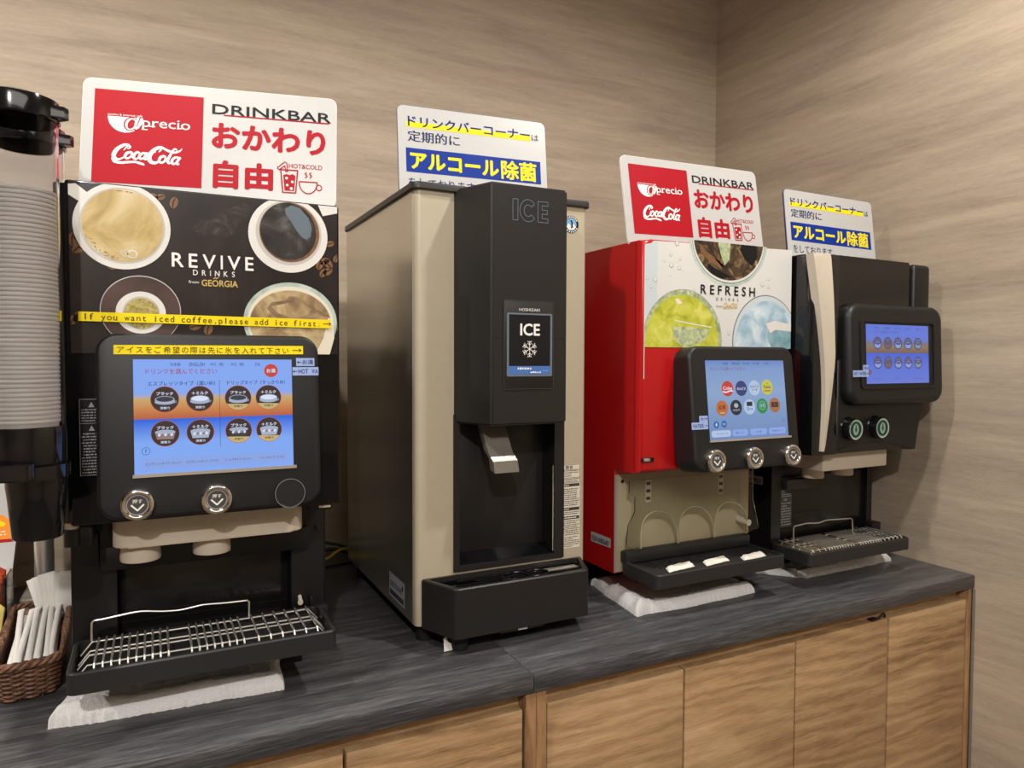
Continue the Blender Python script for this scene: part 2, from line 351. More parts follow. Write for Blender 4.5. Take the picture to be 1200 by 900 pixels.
# ---- printed graphics: flat ink shapes lying on a surface
TXT = {}
def text_geo(body, bold=0.0):
    k = (body, bold)
    if k not in TXT:
        cu = bpy.data.curves.new('lettering', 'FONT'); cu.body = body; cu.offset = bold; cu.resolution_u = 3
        ob = bpy.data.objects.new('lettering', cu); C.objects.link(ob)
        bpy.context.view_layer.update()
        me = bpy.data.meshes.new_from_object(ob.evaluated_get(bpy.context.evaluated_depsgraph_get()))
        vs_ = [(v.co.x, v.co.y) for v in me.vertices]; fs = [list(p.vertices) for p in me.polygons]
        bpy.data.objects.remove(ob); bpy.data.curves.remove(cu); bpy.data.meshes.remove(me)
        xs = [p[0] for p in vs_] or [0, 1]; ys = [p[1] for p in vs_] or [0, 1]
        TXT[k] = (vs_, fs, min(xs), min(ys), max(xs), max(ys))
    return TXT[k]
class Ink(MB):
    def __init__(s, fr, base=0.0006, step=0.00012, clip=None): super().__init__(); s.k = 0; s.fr = fr; s.base = base; s.step = step; s.clip = clip
    def d(s, lay): return s.base + lay * s.step
    def _clip(s, p):
        if not s.clip: return p
        x0, y0, x1, y1 = s.clip
        for ax, lim, sg in ((0, x0, 1), (0, x1, -1), (1, y0, 1), (1, y1, -1)):
            out = []; n = len(p)
            for i in range(n):
                a, b = p[i], p[(i + 1) % n]; da, db = sg * (a[ax] - lim), sg * (b[ax] - lim)
                if da >= 0: out.append(a)
                if (da >= 0) != (db >= 0):
                    t = da / (da - db); out.append((a[0] + (b[0] - a[0]) * t, a[1] + (b[1] - a[1]) * t))
            p = out
            if len(p) < 3: return []
        return p
    def poly(s, pts, m, lay=0):
        p = s._clip(list(pts))
        if len(p) >= 3: s.add([s.fr.P(u, v, s.d(lay)) for u, v in p], [list(range(len(p)))], m)
        return s
    def rect(s, x0, y0, x1, y1, m, lay=0, r=0): return s.poly(rr(x0, y0, x1, y1, r) if r else [(x0, y0), (x1, y0), (x1, y1), (x0, y1)], m, lay)
    def ring(s, cx, cy, rx, ry, w_, m, lay=0, seg=40):
        a = ell(cx, cy, rx, ry, seg); b = ell(cx, cy, rx - w_, ry - w_, seg)
        for i in range(seg):
            j = (i + 1) % seg; s.poly([a[i], a[j], b[j], b[i]], m, lay)
        return s
    def stroke(s, pts, w_, m, lay=0, round_=True):
        n = len(pts); ws = w_ if isinstance(w_, (list, tuple)) else [w_] * n
        for i in range(n - 1):
            (x0, y0), (x1, y1) = pts[i], pts[i + 1]; l = math.hypot(x1 - x0, y1 - y0) or 1e-9
            nx, ny = -(y1 - y0) / l, (x1 - x0) / l; a, b = ws[i] / 2, ws[i + 1] / 2; s.k = (s.k + 1) % 30; lk = lay + s.k * .026
            s.poly([(x0 + nx * a, y0 + ny * a), (x0 - nx * a, y0 - ny * a), (x1 - nx * b, y1 - ny * b), (x1 + nx * b, y1 + ny * b)], m, lk)
            if round_ and i: s.poly(ell(x0, y0, a, a, 8), m, lk + .013)
        return s
    def text(s, body, x0, y0, x1, y1, m, lay=1, bold=0.0, slant=0.0):
        vs_, fs, a, b, c, d = text_geo(body, 0.0)
        if c - a < 1e-6: return s
        g = bold * (y1 - y0); x0 += g; x1 -= g; y0 += g; y1 -= g
        kx = (x1 - x0) / (c - a); ky = (y1 - y0) / max(d - b, 1e-6)
        off = [(0, 0)] if not bold else ([(-g, 0), (g, 0)] if bold < .02 else [(g * math.cos(q), g * math.sin(q)) for q in (PI * i / 4 for i in range(8))] + [(0, 0)])
        for i, (ox, oy) in enumerate(off):
            s.add([s.fr.P(x0 + ox + (x - a) * kx + slant * (y - b) * ky, y0 + oy + (y - b) * ky, s.d(lay + .04 * i)) for x, y in vs_], fs, m)
        return s
    def mono(s, body, x0, x1, y0, h, m, lay=1, bold=0.0, fill=0.86):
        p = (x1 - x0) / len(body)
        H = text_geo('H', bold); ref = H[5] - H[3]
        wide = ord(body[0]) > 0x2000
        for i, ch in enumerate(body):
            if ch == ' ': continue
            vs_, fs, a, b, c, d = text_geo(ch, bold); k = h / ref; wd = (c - a) * k; kx = k * min(1, p * fill / wd) if wd else k
            if not wide and wd < p * .62 and ch not in '.,': kx = k * min(1.25, p * .62 / wd)
            cx = x0 + (i + .5) * p - (c - a) * kx / 2
            s.add([s.fr.P(cx + (x - a) * kx, y0 + y * k, s.d(lay)) for x, y in vs_], fs, m)
        return s
    def spaced(s, body, x0, x1, y0, y1, m, lay=1, bold=0.0, wide=1.0):
        H = text_geo('E', 0.0); k = (y1 - y0) / (H[5] - H[3]); geo = [text_geo(c_, 0.0) for c_ in body]; ws = [(g_[4] - g_[2]) * k * wide for g_ in geo]
        gap = (x1 - x0 - sum(ws)) / (len(body) - 1); x = x0
        for c_, g_, w_ in zip(body, geo, ws): s.text(c_, x, y0 + (g_[3] - H[3]) * k, x + w_, y0 + (g_[5] - H[3]) * k, m, lay, bold); x += w_ + gap
        return s
    def arrow(s, x0, x1, y, h, m, lay=1, w_=0.0009):
        sg = 1 if x1 > x0 else -1
        s.stroke([(x0, y), (x1, y)], w_, m, lay); s.stroke([(x1 - sg * h, y + h * .8), (x1, y), (x1 - sg * h, y - h * .8)], w_, m, lay); return s
    def dashes(s, x0, y0, x1, y1, rows, m, lay=1, fillh=0.55, seed=1):
        rnd = random.Random(seed); rh = (y1 - y0) / rows
        for i in range(rows):
            y = y1 - (i + .5) * rh; x = x0 + (0 if rnd.random() < .6 else (x1 - x0) * .06); end = x1 - (x1 - x0) * rnd.choice((0, 0, .05, .1, .4))
            while x < end:
                wd = rh * rnd.uniform(.35, 1.1); s.rect(x, y - rh * fillh / 2 * rnd.uniform(.6, 1), min(x + wd, end), y + rh * fillh / 2 * rnd.uniform(.6, 1), m, lay); x += wd + rh * rnd.uniform(.15, .35)
        return s
    def mesh(s, name, off=Vector((0, 0, 0)), smooth=0, fix=False): return MB.mesh(s, name, off, 0, False)

def thing(name, label, cat, loc, group=None):
    o = bpy.data.objects.new(name, None); C.objects.link(o); o.location = loc; o.empty_display_size = 0.05
    o['label'] = label; o['category'] = cat
    if group: o['group'] = group
    return o
def root(o):
    while o.parent: o = o.parent
    return o
def part(name, mb, parent, label=None, smooth=35):
    me = mb.mesh(name, Vector(root(parent).location), smooth)
    o = bpy.data.objects.new(name, me); C.objects.link(o); o.parent = parent
    if label: o['label'] = label
    return o
def single(name, mb, label, cat, loc, group=None, smooth=35):
    me = mb.mesh(name, Vector(loc), smooth); o = bpy.data.objects.new(name, me); C.objects.link(o); o.location = loc
    o['label'] = label; o['category'] = cat
    if group: o['group'] = group
    return o
def struct(name, mb, smooth=0):
    o = bpy.data.objects.new(name, mb.mesh(name, smooth=smooth)); C.objects.link(o); o['kind'] = 'structure'; return o
def copy_tree(o, parent=None):
    c = o.copy(); C.objects.link(c)
    if parent: c.parent = parent
    for ch in o.children: copy_tree(ch, c)
    return c
# ================================================================== the setting
XW, YW, ZC = 1.699, 1.846, 2.60
XL, YF = -2.4, -2.2
struct('floor', MB().box(XL, YF, -0.05, XW, YW, 0, 'floor_wood'))
struct('ceiling', MB().box(XL, YF, ZC, XW, YW, ZC + 0.05, 'ceiling_paint'))
struct('wall_back', MB().box(XL, YW, 0, XW + 0.08, YW + 0.08, ZC, 'wall_laminate'))
struct('wall_right', MB().box(XW, YF, 0, XW + 0.08, YW, ZC, 'wall_laminate'))
struct('wall_left', MB().box(XL - 0.08, YF, 0, XL, YW, ZC, 'wall_laminate'))
struct('wall_front', MB().box(XL, YF - 0.08, 0, XW, YF, ZC, 'wall_laminate'))
struct('trim_1', MB().box(XW - 0.006, 0.9665, 0, XW - 0.0005, 0.9705, 0.868, 'steel_grey', 0.0008))

# ------------------------------------------------------------------ cabinets and worktops
SEAM = 0.5312
def cabinet(label, x0, x1, doors, loc):
    t = thing('base_cabinet', label, 'cabinet', loc)
    mb = MB(); mb.box(x0 + .02, 1.0, .08, x1 - .02, YW - .02, .868, 'walnut'); mb.box(x0 + .02, 1.03, 0, x1 - .02, YW - .05, .08, 'black_plastic')
    part('carcass', mb, t)
    part('rail', MB().box(x0 + .019, .996, .832, x1 - .019, 1.001, .8685, 'walnut'), t)
    for a, b in ((x0, x0 + .0185), (x1 - .0125 if x1 > 1.6 else x1 - .0185, x1 - .0005 if x1 > 1.6 else x1)):
        part('side_panel', MB().box(a, .9715, 0, b, YW - .02, .869, 'walnut_upright', .0008), t)
    for a, b in doors:
        part('door', MB().box(a, .9755, .09, b, .9945, .8446, 'walnut', .0016), t)
    return t
cabinet('left wooden base cabinet below the coffee machine, mostly cut off by the frame', -.36, .5367, [(-.335, -.055), (-.0495, .2303), (.235, .5146)], (.09, 1.4, 0))
cr = cabinet('right walnut base cabinet with four flush doors reaching the right wall', .5371, XW - .006, [(.5597, .84), (.8439, 1.1209), (1.1244, 1.4), (1.4058, 1.678)], (1.12, 1.4, 0))
lt = MB(); lt.box(1.352, .978, .8446, 1.372, .99, .849, 'black_plastic', .001); lt.tube(spline([(1.378, .981, .8455), (1.384, .98, .853), (1.394, .981, .855), (1.399, .982, .846)], 5), .0022, 'black_plastic', 6)
part('latch', lt, cr, 'small black latch on top edge of door')
def worktop(label, x0, x1):
    single('worktop', MB().box(x0, .9685, .87, x1, YW - .001, .90, 'worktop_laminate', .0018), label, 'countertop', ((x0 + x1) / 2, 1.4, .87))
worktop('left dark grey wood-grain worktop carrying the coffee machine and basket', -1.0, SEAM - .0002)
worktop('right dark grey wood-grain worktop carrying the red and the rearmost black machine', SEAM + .0002, XW - .0008)

# ================================================================== ice dispenser
K = 1.0757 / 1.005
def kx(x): return x * K
def kz(z): return 1.4 + (z - 1.4) * K
ice = thing('ice_dispenser', 'tall beige steel ice dispenser with black ICE front and deep black drip tray', 'ice machine', (.575, 1.39, .90))
arc = lambda cx, cy, r, a0, a1: [(cx + r * math.cos(math.radians(a)), cy + r * math.sin(math.radians(a))) for a in (a0 + (a1 - a0) * i / 6 for i in range(7))]
uo = [(.402, 1.64)] + arc(.412, 1.170, .010, 180, 270) + [(.4725, 1.16), (.4725, 1.198), (.6960, 1.198), (.6960, 1.16)] + arc(.738, 1.170, .010, 270, 360) + [(.748, 1.64)]
mb = MB(); mb.prism(top(.932), uo, 0, .758, 'beige_steel'); mb.box(.4726, 1.1602, .9325, .6959, 1.1979, 1.021, 'beige_steel'); mb.box(.4726, 1.1602, 1.299, .6959, 1.1979, 1.6895, 'beige_steel')
body = part('body', mb, ice)
part('side_panel', MB().box(.4012, 1.176, .9325, .4024, 1.636, 1.689, 'stainless'), body, 'brushed stainless side panel')
mb = MB(); mb.prism(top(1.689), rr(.3955, 1.153, .754, 1.642, .014, 4), 0, .0115, 'charcoal_plastic', .003)
part('lid', mb, ice)
# recessed dispensing bay: frame, back panel
FI = front(1.16)
mb = MB(); mb.frame_ring(FI, [(.4711, 1.02), (.6975, 1.02), (.6975, 1.30), (.4711, 1.30)], [(.482, 1.03), (.676, 1.03), (.676, 1.295), (.482, 1.295)], -.0365, .004, 'ice_black')
mb.box(.474, 1.1585, 1.03, .482, 1.1640, 1.295, 'ice_black')
part('bay_frame', mb, ice)
mb = MB()
mb.box(.4765, 1.191, 1.021, .6815, 1.1975, 1.299, 'smoke_panel'); mb.box(.4885, 1.1885, 1.045, .668, 1.192, 1.29, 'ice_black', .002)
mb.add([(.4825, 1.160, 1.0305), (.6755, 1.160, 1.0305), (.6755, 1.189, 1.046), (.4825, 1.189, 1.046)], [(0, 1, 2, 3)], 'black_gloss')
part('bay_panel', mb, ice)
# head: tapered cover
hp = [(.4726, 1.16), (.5058, 1.0757), (.652, 1.0757), (.6852, 1.16)]
bm = bmesh.new(); A = [bm.verts.new((x, y, 1.2855)) for x, y in hp]; B = [bm.verts.new((x, y, 1.6945)) for x, y in hp]
bm.faces.new(A[::-1]); bm.faces.new(B); sd = [bm.faces.new((A[i], A[(i + 1) % 4], B[(i + 1) % 4], B[i])) for i in range(4)]
bmesh.ops.bevel(bm, geom=[e for e in bm.edges if not (e.verts[0].co.y > 1.1 and e.verts[1].co.y > 1.1)], offset=.0035, segments=3, affect='EDGES')
mb = MB(); mb.addbm(bm, 'ice_black'); head = part('head_cover', mb, ice)
FH = front(1.0757)
ik = Ink(FH, .0004)
def ringrect(ik, x0, y0, x1, y1, r, w_, m, lay=0):
    a = rr(x0, y0, x1, y1, r); b = rr(x0 + w_, y0 + w_, x1 - w_, y1 - w_, max(r - w_, .0002))
    for i in range(len(a)): j = (i + 1) % len(a); ik.poly([a[i], a[j], b[j], b[i]], m, lay)
# outlined ICE
def outline(ik, pts, w_, m, lay=0): ik.stroke(list(pts) + [pts[0]], w_, m, lay)
x0, x1, zb, zt = kx(.5092), kx(.5727), kz(1.6185), kz(1.6515); Wl = x1 - x0; Hh = zt - zb
def q(a, b): return (x0 + a * Wl, zb + b * Hh)
LW = .0011
outline(ik, [q(.0, 0), q(.14, 0), q(.14, 1), q(.0, 1)], LW, 'ink_steelblue')
co = [q(.43 + .235 * math.cos(t) * 1, .5 + .53 * math.sin(t)) for t in (math.radians(a) for a in range(40, 321, 14))]
ci = [q(.43 + .115 * math.cos(t), .5 + .28 * math.sin(t)) for t in (math.radians(a) for a in range(320, 39, -14))]
outline(ik, co + ci, LW, 'ink_steelblue')
outline(ik, [q(.71, 0), q(1, 0), q(1, .19), q(.83, .19), q(.83, .41), q(.98, .41), q(.98, .6), q(.83, .6), q(.83, .81), q(1, .81), q(1, 1), q(.71, 1)], LW, 'ink_steelblue')
part('lettering', ik, head)
mb = MB(); mb.prism(FH, rr(kx(.4933), kz(1.3505), kx(.584), kz(1.4922), .004), -.004, .0012, 'ice_black', .0008)
pn = part('display_panel', mb, ice)
ik = Ink(FH, .0016)
ringrect(ik, kx(.4933), kz(1.3505), kx(.584), kz(1.4922), .004, .0008, 'ink_darkgrey')
ik.text('HOSHIZAKI', kx(.5205), kz(1.4752), kx(.5578), kz(1.4799), 'ink_cupwhite', 1, .01)
ik.rect(kx(.4987), kz(1.3711), kx(.5812), kz(1.4722), 'ink_steelblue', 1, .003)
ik.rect(kx(.5024), kz(1.3877), kx(.5774), kz(1.4695), 'ink_brown' if False else 'ink_black', 2)
ik.rect(kx(.5024), kz(1.3745), kx(.5774), kz(1.3877), 'ink_bluecard', 2)
ik.text('ICE', kx(.5222), kz(1.4362), kx(.558), kz(1.4556), 'ink_white', 4, .03)
cx, cz, R = kx(.5393), kz(1.4149), .0138
for i in range(6):
    a = PI / 2 + i * PI / 3; d = (math.cos(a), math.sin(a)); n_ = (-d[1], d[0])
    ik.stroke([(cx, cz), (cx + d[0] * R, cz + d[1] * R)], .0011, 'ink_white', 4)
    for f, l in ((.78, .3), (.52, .3)):
        for sg in (-1, 1):
            ik.stroke([(cx + d[0] * R * f, cz + d[1] * R * f), (cx + d[0] * R * (f + l * .72) + sg * n_[0] * R * l, cz + d[1] * R * (f + l * .72) + sg * n_[1] * R * l)], .001, 'ink_white', 4)
ik.dashes(kx(.518), kz(1.3815), kx(.560), kz(1.3862), 1, 'ink_white', 4, .8, 3); ik.dashes(kx(.541), kz(1.3757), kx(.560), kz(1.3795), 1, 'ink_white', 4, .7, 4); ik.dashes(kx(.563), kz(1.379), kx(.575), kz(1.3815), 1, 'ink_skyblue', 4, .6, 5)
part('printed_card', ik, pn)
# seam of the lower cover
zz = kz(1.432)
part('cover_seam', Ink(FH, .0004).rect(.510, zz, kx(.4933), zz + .0008, 'ink_black'), head); part('cover_seam', Ink(FH, .0004).rect(kx(.584), zz, .648, zz + .0008, 'ink_black'), head)
# chute: bent channel
prof = [(1.135, 1.285), (1.122, 1.26), (1.108, 1.235), (1.095, 1.222), (1.093, 1.202)]
mb = MB(); cxa, cxb = .513, .560
outer = []; n = len(prof)
for (y, z), sh in zip(prof, (0, .001, .003, .006, .008)):
    for x in (cxa + sh, cxb + sh): outer.append((x, y, z))
back = [(x, y + .018, z + .004) for x, y, z in outer]
fs = []
for i in range(n - 1):
    a = 2 * i
    fs += [(a, a + 1, a + 3, a + 2), (2 * n + a + 1, 2 * n + a, 2 * n + a + 2, 2 * n + a + 3), (a, a + 2, 2 * n + a + 2, 2 * n + a), (a + 3, a + 1, 2 * n + a + 1, 2 * n + a + 3)]
fs += [(0, 2 * n, 2 * n + 1, 1), (2 * n - 2, 2 * n - 1, 4 * n - 1, 4 * n - 2)]
mb.add(outer + back, fs, 'steel_grey'); part('chute', mb, ice, smooth=20)
# drip tray
tp = [(.409, 1.1585), (.4425, 1.078), (.704, 1.078), (.7375, 1.1585)]
ti = [(.420, 1.151), (.450, 1.0865), (.6965, 1.0865), (.7265, 1.151)]
def rpoly(pts, r, seg=4):
    out = []; n = len(pts)
    for i in range(n):
        p, a, b = Vector(pts[i]), Vector(pts[i - 1]), Vector(pts[(i + 1) % n])
        u_, v_ = (a - p).normalized(), (b - p).normalized()
        for k in range(seg + 1):
            t = k / seg; A_ = p + u_ * r; B_ = p + v_ * r
            out.append(tuple((1 - t) ** 2 * A_ + 2 * t * (1 - t) * p + t * t * B_))
    return out
mb = MB(); T0 = top(0); po, pi_ = rpoly(tp, .006), rpoly(ti, .010)
mb.tray_ring(T0, po, rpoly([(.4112, 1.1567), (.4440, 1.0800), (.7025, 1.0800), (.7353, 1.1567)], .006), pi_, .9312, 1.0160, .002, 'ice_black'); mb.prism(T0, rpoly([(.411, 1.1575), (.4435, 1.0795), (.703, 1.0795), (.7355, 1.1575)], .006), .9316, .936, 'ice_black')
tray = part('drip_tray', mb, ice)
mb = MB(); mb.frame_ring(T0, rpoly(ti, .010), rpoly([(.427, 1.146), (.455, 1.0915), (.692, 1.0915), (.7195, 1.146)], .008), 1.004, 1.009, 'black_gloss')
for x0_, x1_, yy in ((.437, .705, 1.100), (.432, .712, 1.112), (.50, .645, 1.124), (.47, .60, 1.136)): mb.box(x0_, yy, 1.0045, x1_, yy + .0045, 1.0105, 'black_gloss', .001)
mb.tube([(.575 + .028 * math.cos(t), 1.117 + .020 * math.sin(t), 1.011) for t in (2 * PI * i / 24 for i in range(24))], .0018, 'black_gloss', 6, closed=True)
mb.tube([(.617 + .022 * math.cos(t), 1.117 + .017 * math.sin(t), 1.011) for t in (2 * PI * i / 24 for i in range(24))], .0018, 'black_gloss', 6, closed=True)
mb.lathe(Fr((.547, 1.100, 1.0), (1, 0, 0), (0, 1, 0), (0, 0, 1)), [(.0085, 0), (.0085, .012), (.0065, .017), (.003, .019), (0.0001, .019)], 'black_gloss', 20)
mb.box(.64, 1.128, 1.0035, .712, 1.142, 1.0085, 'rod_steel', .002)
part('grate', mb, tray)
mb = MB(); mb.box(.527, 1.083, .9255, .612, 1.115, .9312, 'charcoal_plastic', .001)
pl = part('tray_badge', mb, tray)
ik = Ink(front(1.083), .0003); ik.rect(.533, .9295, .553, .9305, 'ink_orange'); ik.rect(.562, .9265, .580, .9305, 'ink_white'); ik.rect(.585, .9295, .606, .9305, 'ink_orange'); part('badge_marks', ik, pl)
for x, y in ((.428, 1.187), (.722, 1.187), (.428, 1.60), (.722, 1.60), (.465, 1.118), (.640, 1.150)):
    mb = MB(); mb.lathe(Fr((x, y, .90), (1, 0, 0), (0, 1, 0), (0, 0, 1)), [(0, 0), (.016, 0), (.0165, .004), (.0165, .0335 if y > 1.15 else .031), (0, .0335 if y > 1.15 else .031)], 'dark_rubber', 24)
    part('foot', mb, ice)
# stickers
FB = front(1.16)
mb = Ink(FB, .0005); mb.rect(.6745, 1.0345, .7352, 1.1965, 'ink_cream')
ws = part('warning_sticker', mb, ice)
ik = Ink(FB, .0007); ringrect(ik, .6752, 1.161, .7346, 1.196, .0005, .0006, 'ink_black')
ik.text('警告', .702, 1.1875, .7195, 1.1945, 'ink_black', 1, .01); ik.poly([(.6935, 1.1875), (.7005, 1.1875), (.697, 1.1942)], 'ink_black', 1); ik.poly([(.6948, 1.1883), (.6992, 1.1883), (.697, 1.1927)], 'ink_cream', 2)
ik.rect(.6752, 1.1705, .7346, 1.1711, 'ink_black', 1); ik.rect(.6752, 1.1862, .7346, 1.1868, 'ink_black', 1)
ik.poly(ell(.6815, 1.180, .004, .0042, 20), 'ink_black', 1); ik.rect(.681, 1.1788, .682, 1.1825, 'ink_cream', 2); ik.rect(.681, 1.1772, .682, 1.1780, 'ink_cream', 2)
ik.poly([(.6775, 1.163), (.686, 1.163), (.6818, 1.1695)], 'ink_black', 1); ik.poly([(.679, 1.1638), (.6845, 1.1638), (.6818, 1.168)], 'ink_cream', 2)
ik.dashes(.6885, 1.1725, .7335, 1.186, 4, 'ink_darkgrey', 1, .5, 1); ik.dashes(.6885, 1.162, .7335, 1.170, 3, 'ink_darkgrey', 1, .5, 2)
for i, (a, b) in enumerate(((1.154, 1.1595), (1.1075, 1.1135), (1.0905, 1.0965))): ik.rect(.6755, a, .734, b, 'ink_darkgrey', 1); ik.dashes(.685, a + .001, .728, b - .001, 1, 'ink_cream', 2, .7, 11 + i)
ik.dashes(.6755, 1.116, .734, 1.151, 9, 'ink_darkgrey', 1, .5, 5); ik.dashes(.6755, 1.099, .734, 1.106, 2, 'ink_darkgrey', 1, .5, 6); ik.dashes(.6755, 1.059, .734, 1.089, 8, 'ink_darkgrey', 1, .5, 7)
ik.rect(.6755, 1.0365, .695, 1.0575, 'ink_darkgrey', 1); ik.poly([(.678, 1.047), (.685, 1.0525), (.693, 1.047), (.685, 1.0415)], 'ink_cream', 2); ik.poly(ell(.6853, 1.047, .0035, .0042, 16), 'ink_darkgrey', 3); ik.dashes(.698, 1.0365, .734, 1.0575, 6, 'ink_darkgrey', 1, .5, 8)
part('sticker_print', ik, ws)
ik = Ink(FB, .0005); cx, cz = .7118, 1.6542
ik.poly(ell(cx, cz, .0165, .0165, 32), 'ink_black', 0); ik.poly(ell(cx, cz, .0118, .0118, 32), 'ink_skyblue', 1); ik.poly([(cx - .0105, cz - .005), (cx - .006, cz + .002), (cx - .001, cz - .002), (cx + .005, cz + .002), (cx + .0108, cz - .0045), (cx + .006, cz - .0095), (cx - .005, cz - .0105)], 'ink_white', 2)
ik.poly([(cx - .0008, cz - .008), (cx + .0035, cz - .006), (cx + .0035, cz + .004), (cx + .001, cz + .0085), (cx - .002, cz + .0075), (cx + .0005, cz + .003)], 'ink_black', 3)
for a in list(range(35, 150, 17)) + list(range(-145, -30, 19)):
    t = math.radians(a); ik.poly(ell(cx + .0142 * math.cos(t), cz + .0142 * math.sin(t), .0014, .0016, 8), 'ink_white', 2)
part('round_badge', ik, ice)
FS = side(.4012)
ik = Ink(FS, .0005); ik.rect(-1.312, .9455, -1.219, .9905, 'label_clear'); lb = part('number_sticker', ik, ice)
ik = Ink(FS, .0007); ik.text('2907019447', -1.306, .965, -1.230, .977, 'ink_black', 1, .01); ik.rect(-1.308, .9495, -1.224, .9595, 'ink_darkgrey', 1); ik.rect(-1.234, .974, -1.2275, .983, 'ink_black', 1); ik.dashes(-1.309, .985, -1.29, .988, 1, 'ink_darkgrey', 1, .6, 3)
part('sticker_print', ik, lb)
mb = MB(); mb.prism(Fr((.445, 1.112, .9008), (1, 0, 0), (0, .35, 1), (0, -1, .35)), [(-.010, 0), (.014, .001), (.010, .010), (-.001, .014), (-.003, .024), (-.008, .022)], 0, .0012, 'paper_white')
single('paper_tag', mb, 'small torn white paper tag under the drip tray of ice dispenser', 'tag', (.445, 1.112, .9008))

# ================================================================== coffee machine
cof = thing('coffee_machine', 'black coffee machine with cup photos, touch screen and REVIVE DRINKS lettering', 'coffee machine', (.075, 1.38, .90))
mb = MB(); mb.box(-.109, 1.20, .955, .256, 1.66, 1.6245, 'black_plastic', .003); mb.box(-.108, 1.17, .955, -.0505, 1.21, 1.20, 'black_plastic', .002); mb.box(.1945, 1.17, .955, .2465, 1.21, 1.20, 'black_plastic', .002)
mb.box(-.104, 1.165, 1.165, .248, 1.21, 1.6245, 'black_plastic', .002)
body = part('body', mb, cof)
mb = MB(); mb.box(-.0715, 1.160, 1.0925, .2205, 1.215, 1.128, 'black_plastic', .0015); mb.box(-.0715, 1.161, 1.12, -.055, 1.215, 1.19, 'black_plastic', .001); part('bracket', mb, cof)
mb = MB(); mb.box(-.0495, 1.196, .965, .1935, 1.204, 1.098, 'smoke_panel', .0015); mb.box(-.005, 1.192, 1.084, .075, 1.198, 1.094, 'black_gloss', .003); rp = part('splash_panel', mb, cof)
part('panel_seam', Ink(front(1.196), .0004).rect(-.048, 1.003, .192, 1.0042, 'ink_black'), rp)
D = front(1.08)
mb = MB(); mb.prism(D, rr(-.0985, 1.1785, .2525, 1.628, .003), -.084, 0, 'black_gloss', .002)
door = part('door', mb, cof)
ik = Ink(D, .0004, clip=(-.0945, 1.405, .2505, 1.6265))
ik.rect(-.0945, 1.405, .2505, 1.6265, 'print_dark')
ik.poly([(.050, 1.578), (.062, 1.590), (.075, 1.592), (.088, 1.606), (.104, 1.612), (.120, 1.622), (.128, 1.612), (.122, 1.598), (.112, 1.590), (.106, 1.576), (.094, 1.568), (.078, 1.572), (.062, 1.568)], 'print_smoke', 1)
ik.poly(ell(-.013, 1.4625, .0485, .047, 48), 'ink_cupshade', 1); ik.poly(ell(-.013, 1.4622, .0475, .046, 48), 'print_saucer', 2)
def bean(x, z, r, a):
    ik.poly(ell(x, z, r, r * .66, 18, a), 'bean_brown', 3)
    c_, s_ = math.cos(a), math.sin(a); ik.stroke([(x - c_ * r * .85, z - s_ * r * .85), (x + c_ * r * .1 - s_ * r * .12, z + s_ * r * .1 + c_ * r * .12), (x + c_ * r * .85, z + s_ * r * .85)], r * .2, 'ink_brown', 4)
for b in ((-.0905, 1.552, .0085, 1.5), (-.082, 1.556, .008, .4), (-.077, 1.547, .0085, .9), (-.084, 1.541, .0085, .7), (-.0445, 1.5205, .007, .3), (.0285, 1.6105, .0078, 1.3), (.012, 1.6165, .006, .4), (.004, 1.6165, .006, -.4), (-.091, 1.4485, .0075, 1.0), (-.087, 1.4515, .007, 1.4),
          (.2395, 1.5705, .0065, .3), (.224, 1.538, .0075, 1.2), (.231, 1.544, .0075, .4), (.237, 1.5405, .008, 2.2), (.236, 1.529, .0075, .6), (.229, 1.5265, .007, 1.0), (.2485, 1.549, .006, 1.2), (.053, 1.4425, .0075, .2), (.070, 1.4395, .0085, 1.3), (.2495, 1.4475, .006, 1.4), (-.06, 1.556, .006, 2.4)): bean(*b)
ik.poly([(-.0945, 1.609), (-.0945, 1.6225), (-.086, 1.624), (-.066, 1.608), (-.074, 1.596)], 'ink_cupwhite', 3)
ik.poly(ell(-.0333, 1.5735, .0572, .0570, 56), 'ink_cupwhite', 5); ik.poly(ell(-.0328, 1.5740, .0502, .0500, 56), 'ink_cupshade', 6); ik.poly(ell(-.0326, 1.5745, .0478, .0478, 56), 'print_latte', 7)
for i, (x, z, r) in enumerate(((-.0225, 1.5375, .0062), (-.0315, 1.5375, .0045), (-.029, 1.542, .002), (-.0345, 1.5405, .0018), (-.0365, 1.5365, .0012))): ik.poly(ell(x, z, r, r * .9, 16), 'ink_cupwhite', 8); ik.poly(ell(x, z, r * .78, r * .66, 16), 'print_latte', 9)
rnd = random.Random(3)
for i in range(34):
    t = math.radians(rnd.uniform(200, 262)); rad = rnd.uniform(.0415, .0465); ik.poly(ell(-.0326 + rad * math.cos(t), 1.5745 + rad * math.sin(t), .0006, .0006, 6), 'bean_brown', 9)
for i in range(14):
    t = math.radians(rnd.uniform(75, 100)); ik.poly(ell(-.0326 + .0452 * math.cos(t), 1.5745 + .0452 * math.sin(t), .0006, .0006, 6), 'bean_brown', 9)
ik.poly([(.229, 1.611), (.2505, 1.617), (.2505, 1.6265), (.222, 1.6265)], 'ink_cupwhite', 3)
ik.poly(ell(.1797, 1.5788, .0560, .0545, 56), 'ink_cupwhite', 5); ik.poly(ell(.1803, 1.5815, .0465, .0465, 56), 'ink_cupshade', 6); ik.poly(ell(.1812, 1.583, .0425, .0435, 56), 'bean_brown', 7); ik.poly(ell(.1795, 1.584, .0395, .0415, 56), 'print_coffee', 8)
ik.poly([(.1745, 1.617), (.184, 1.6225), (.196, 1.619), (.208, 1.606), (.2125, 1.592), (.211, 1.5795), (.205, 1.574), (.198, 1.577), (.190, 1.587), (.182, 1.600), (.1755, 1.609)], 'ink_steelblue', 9)
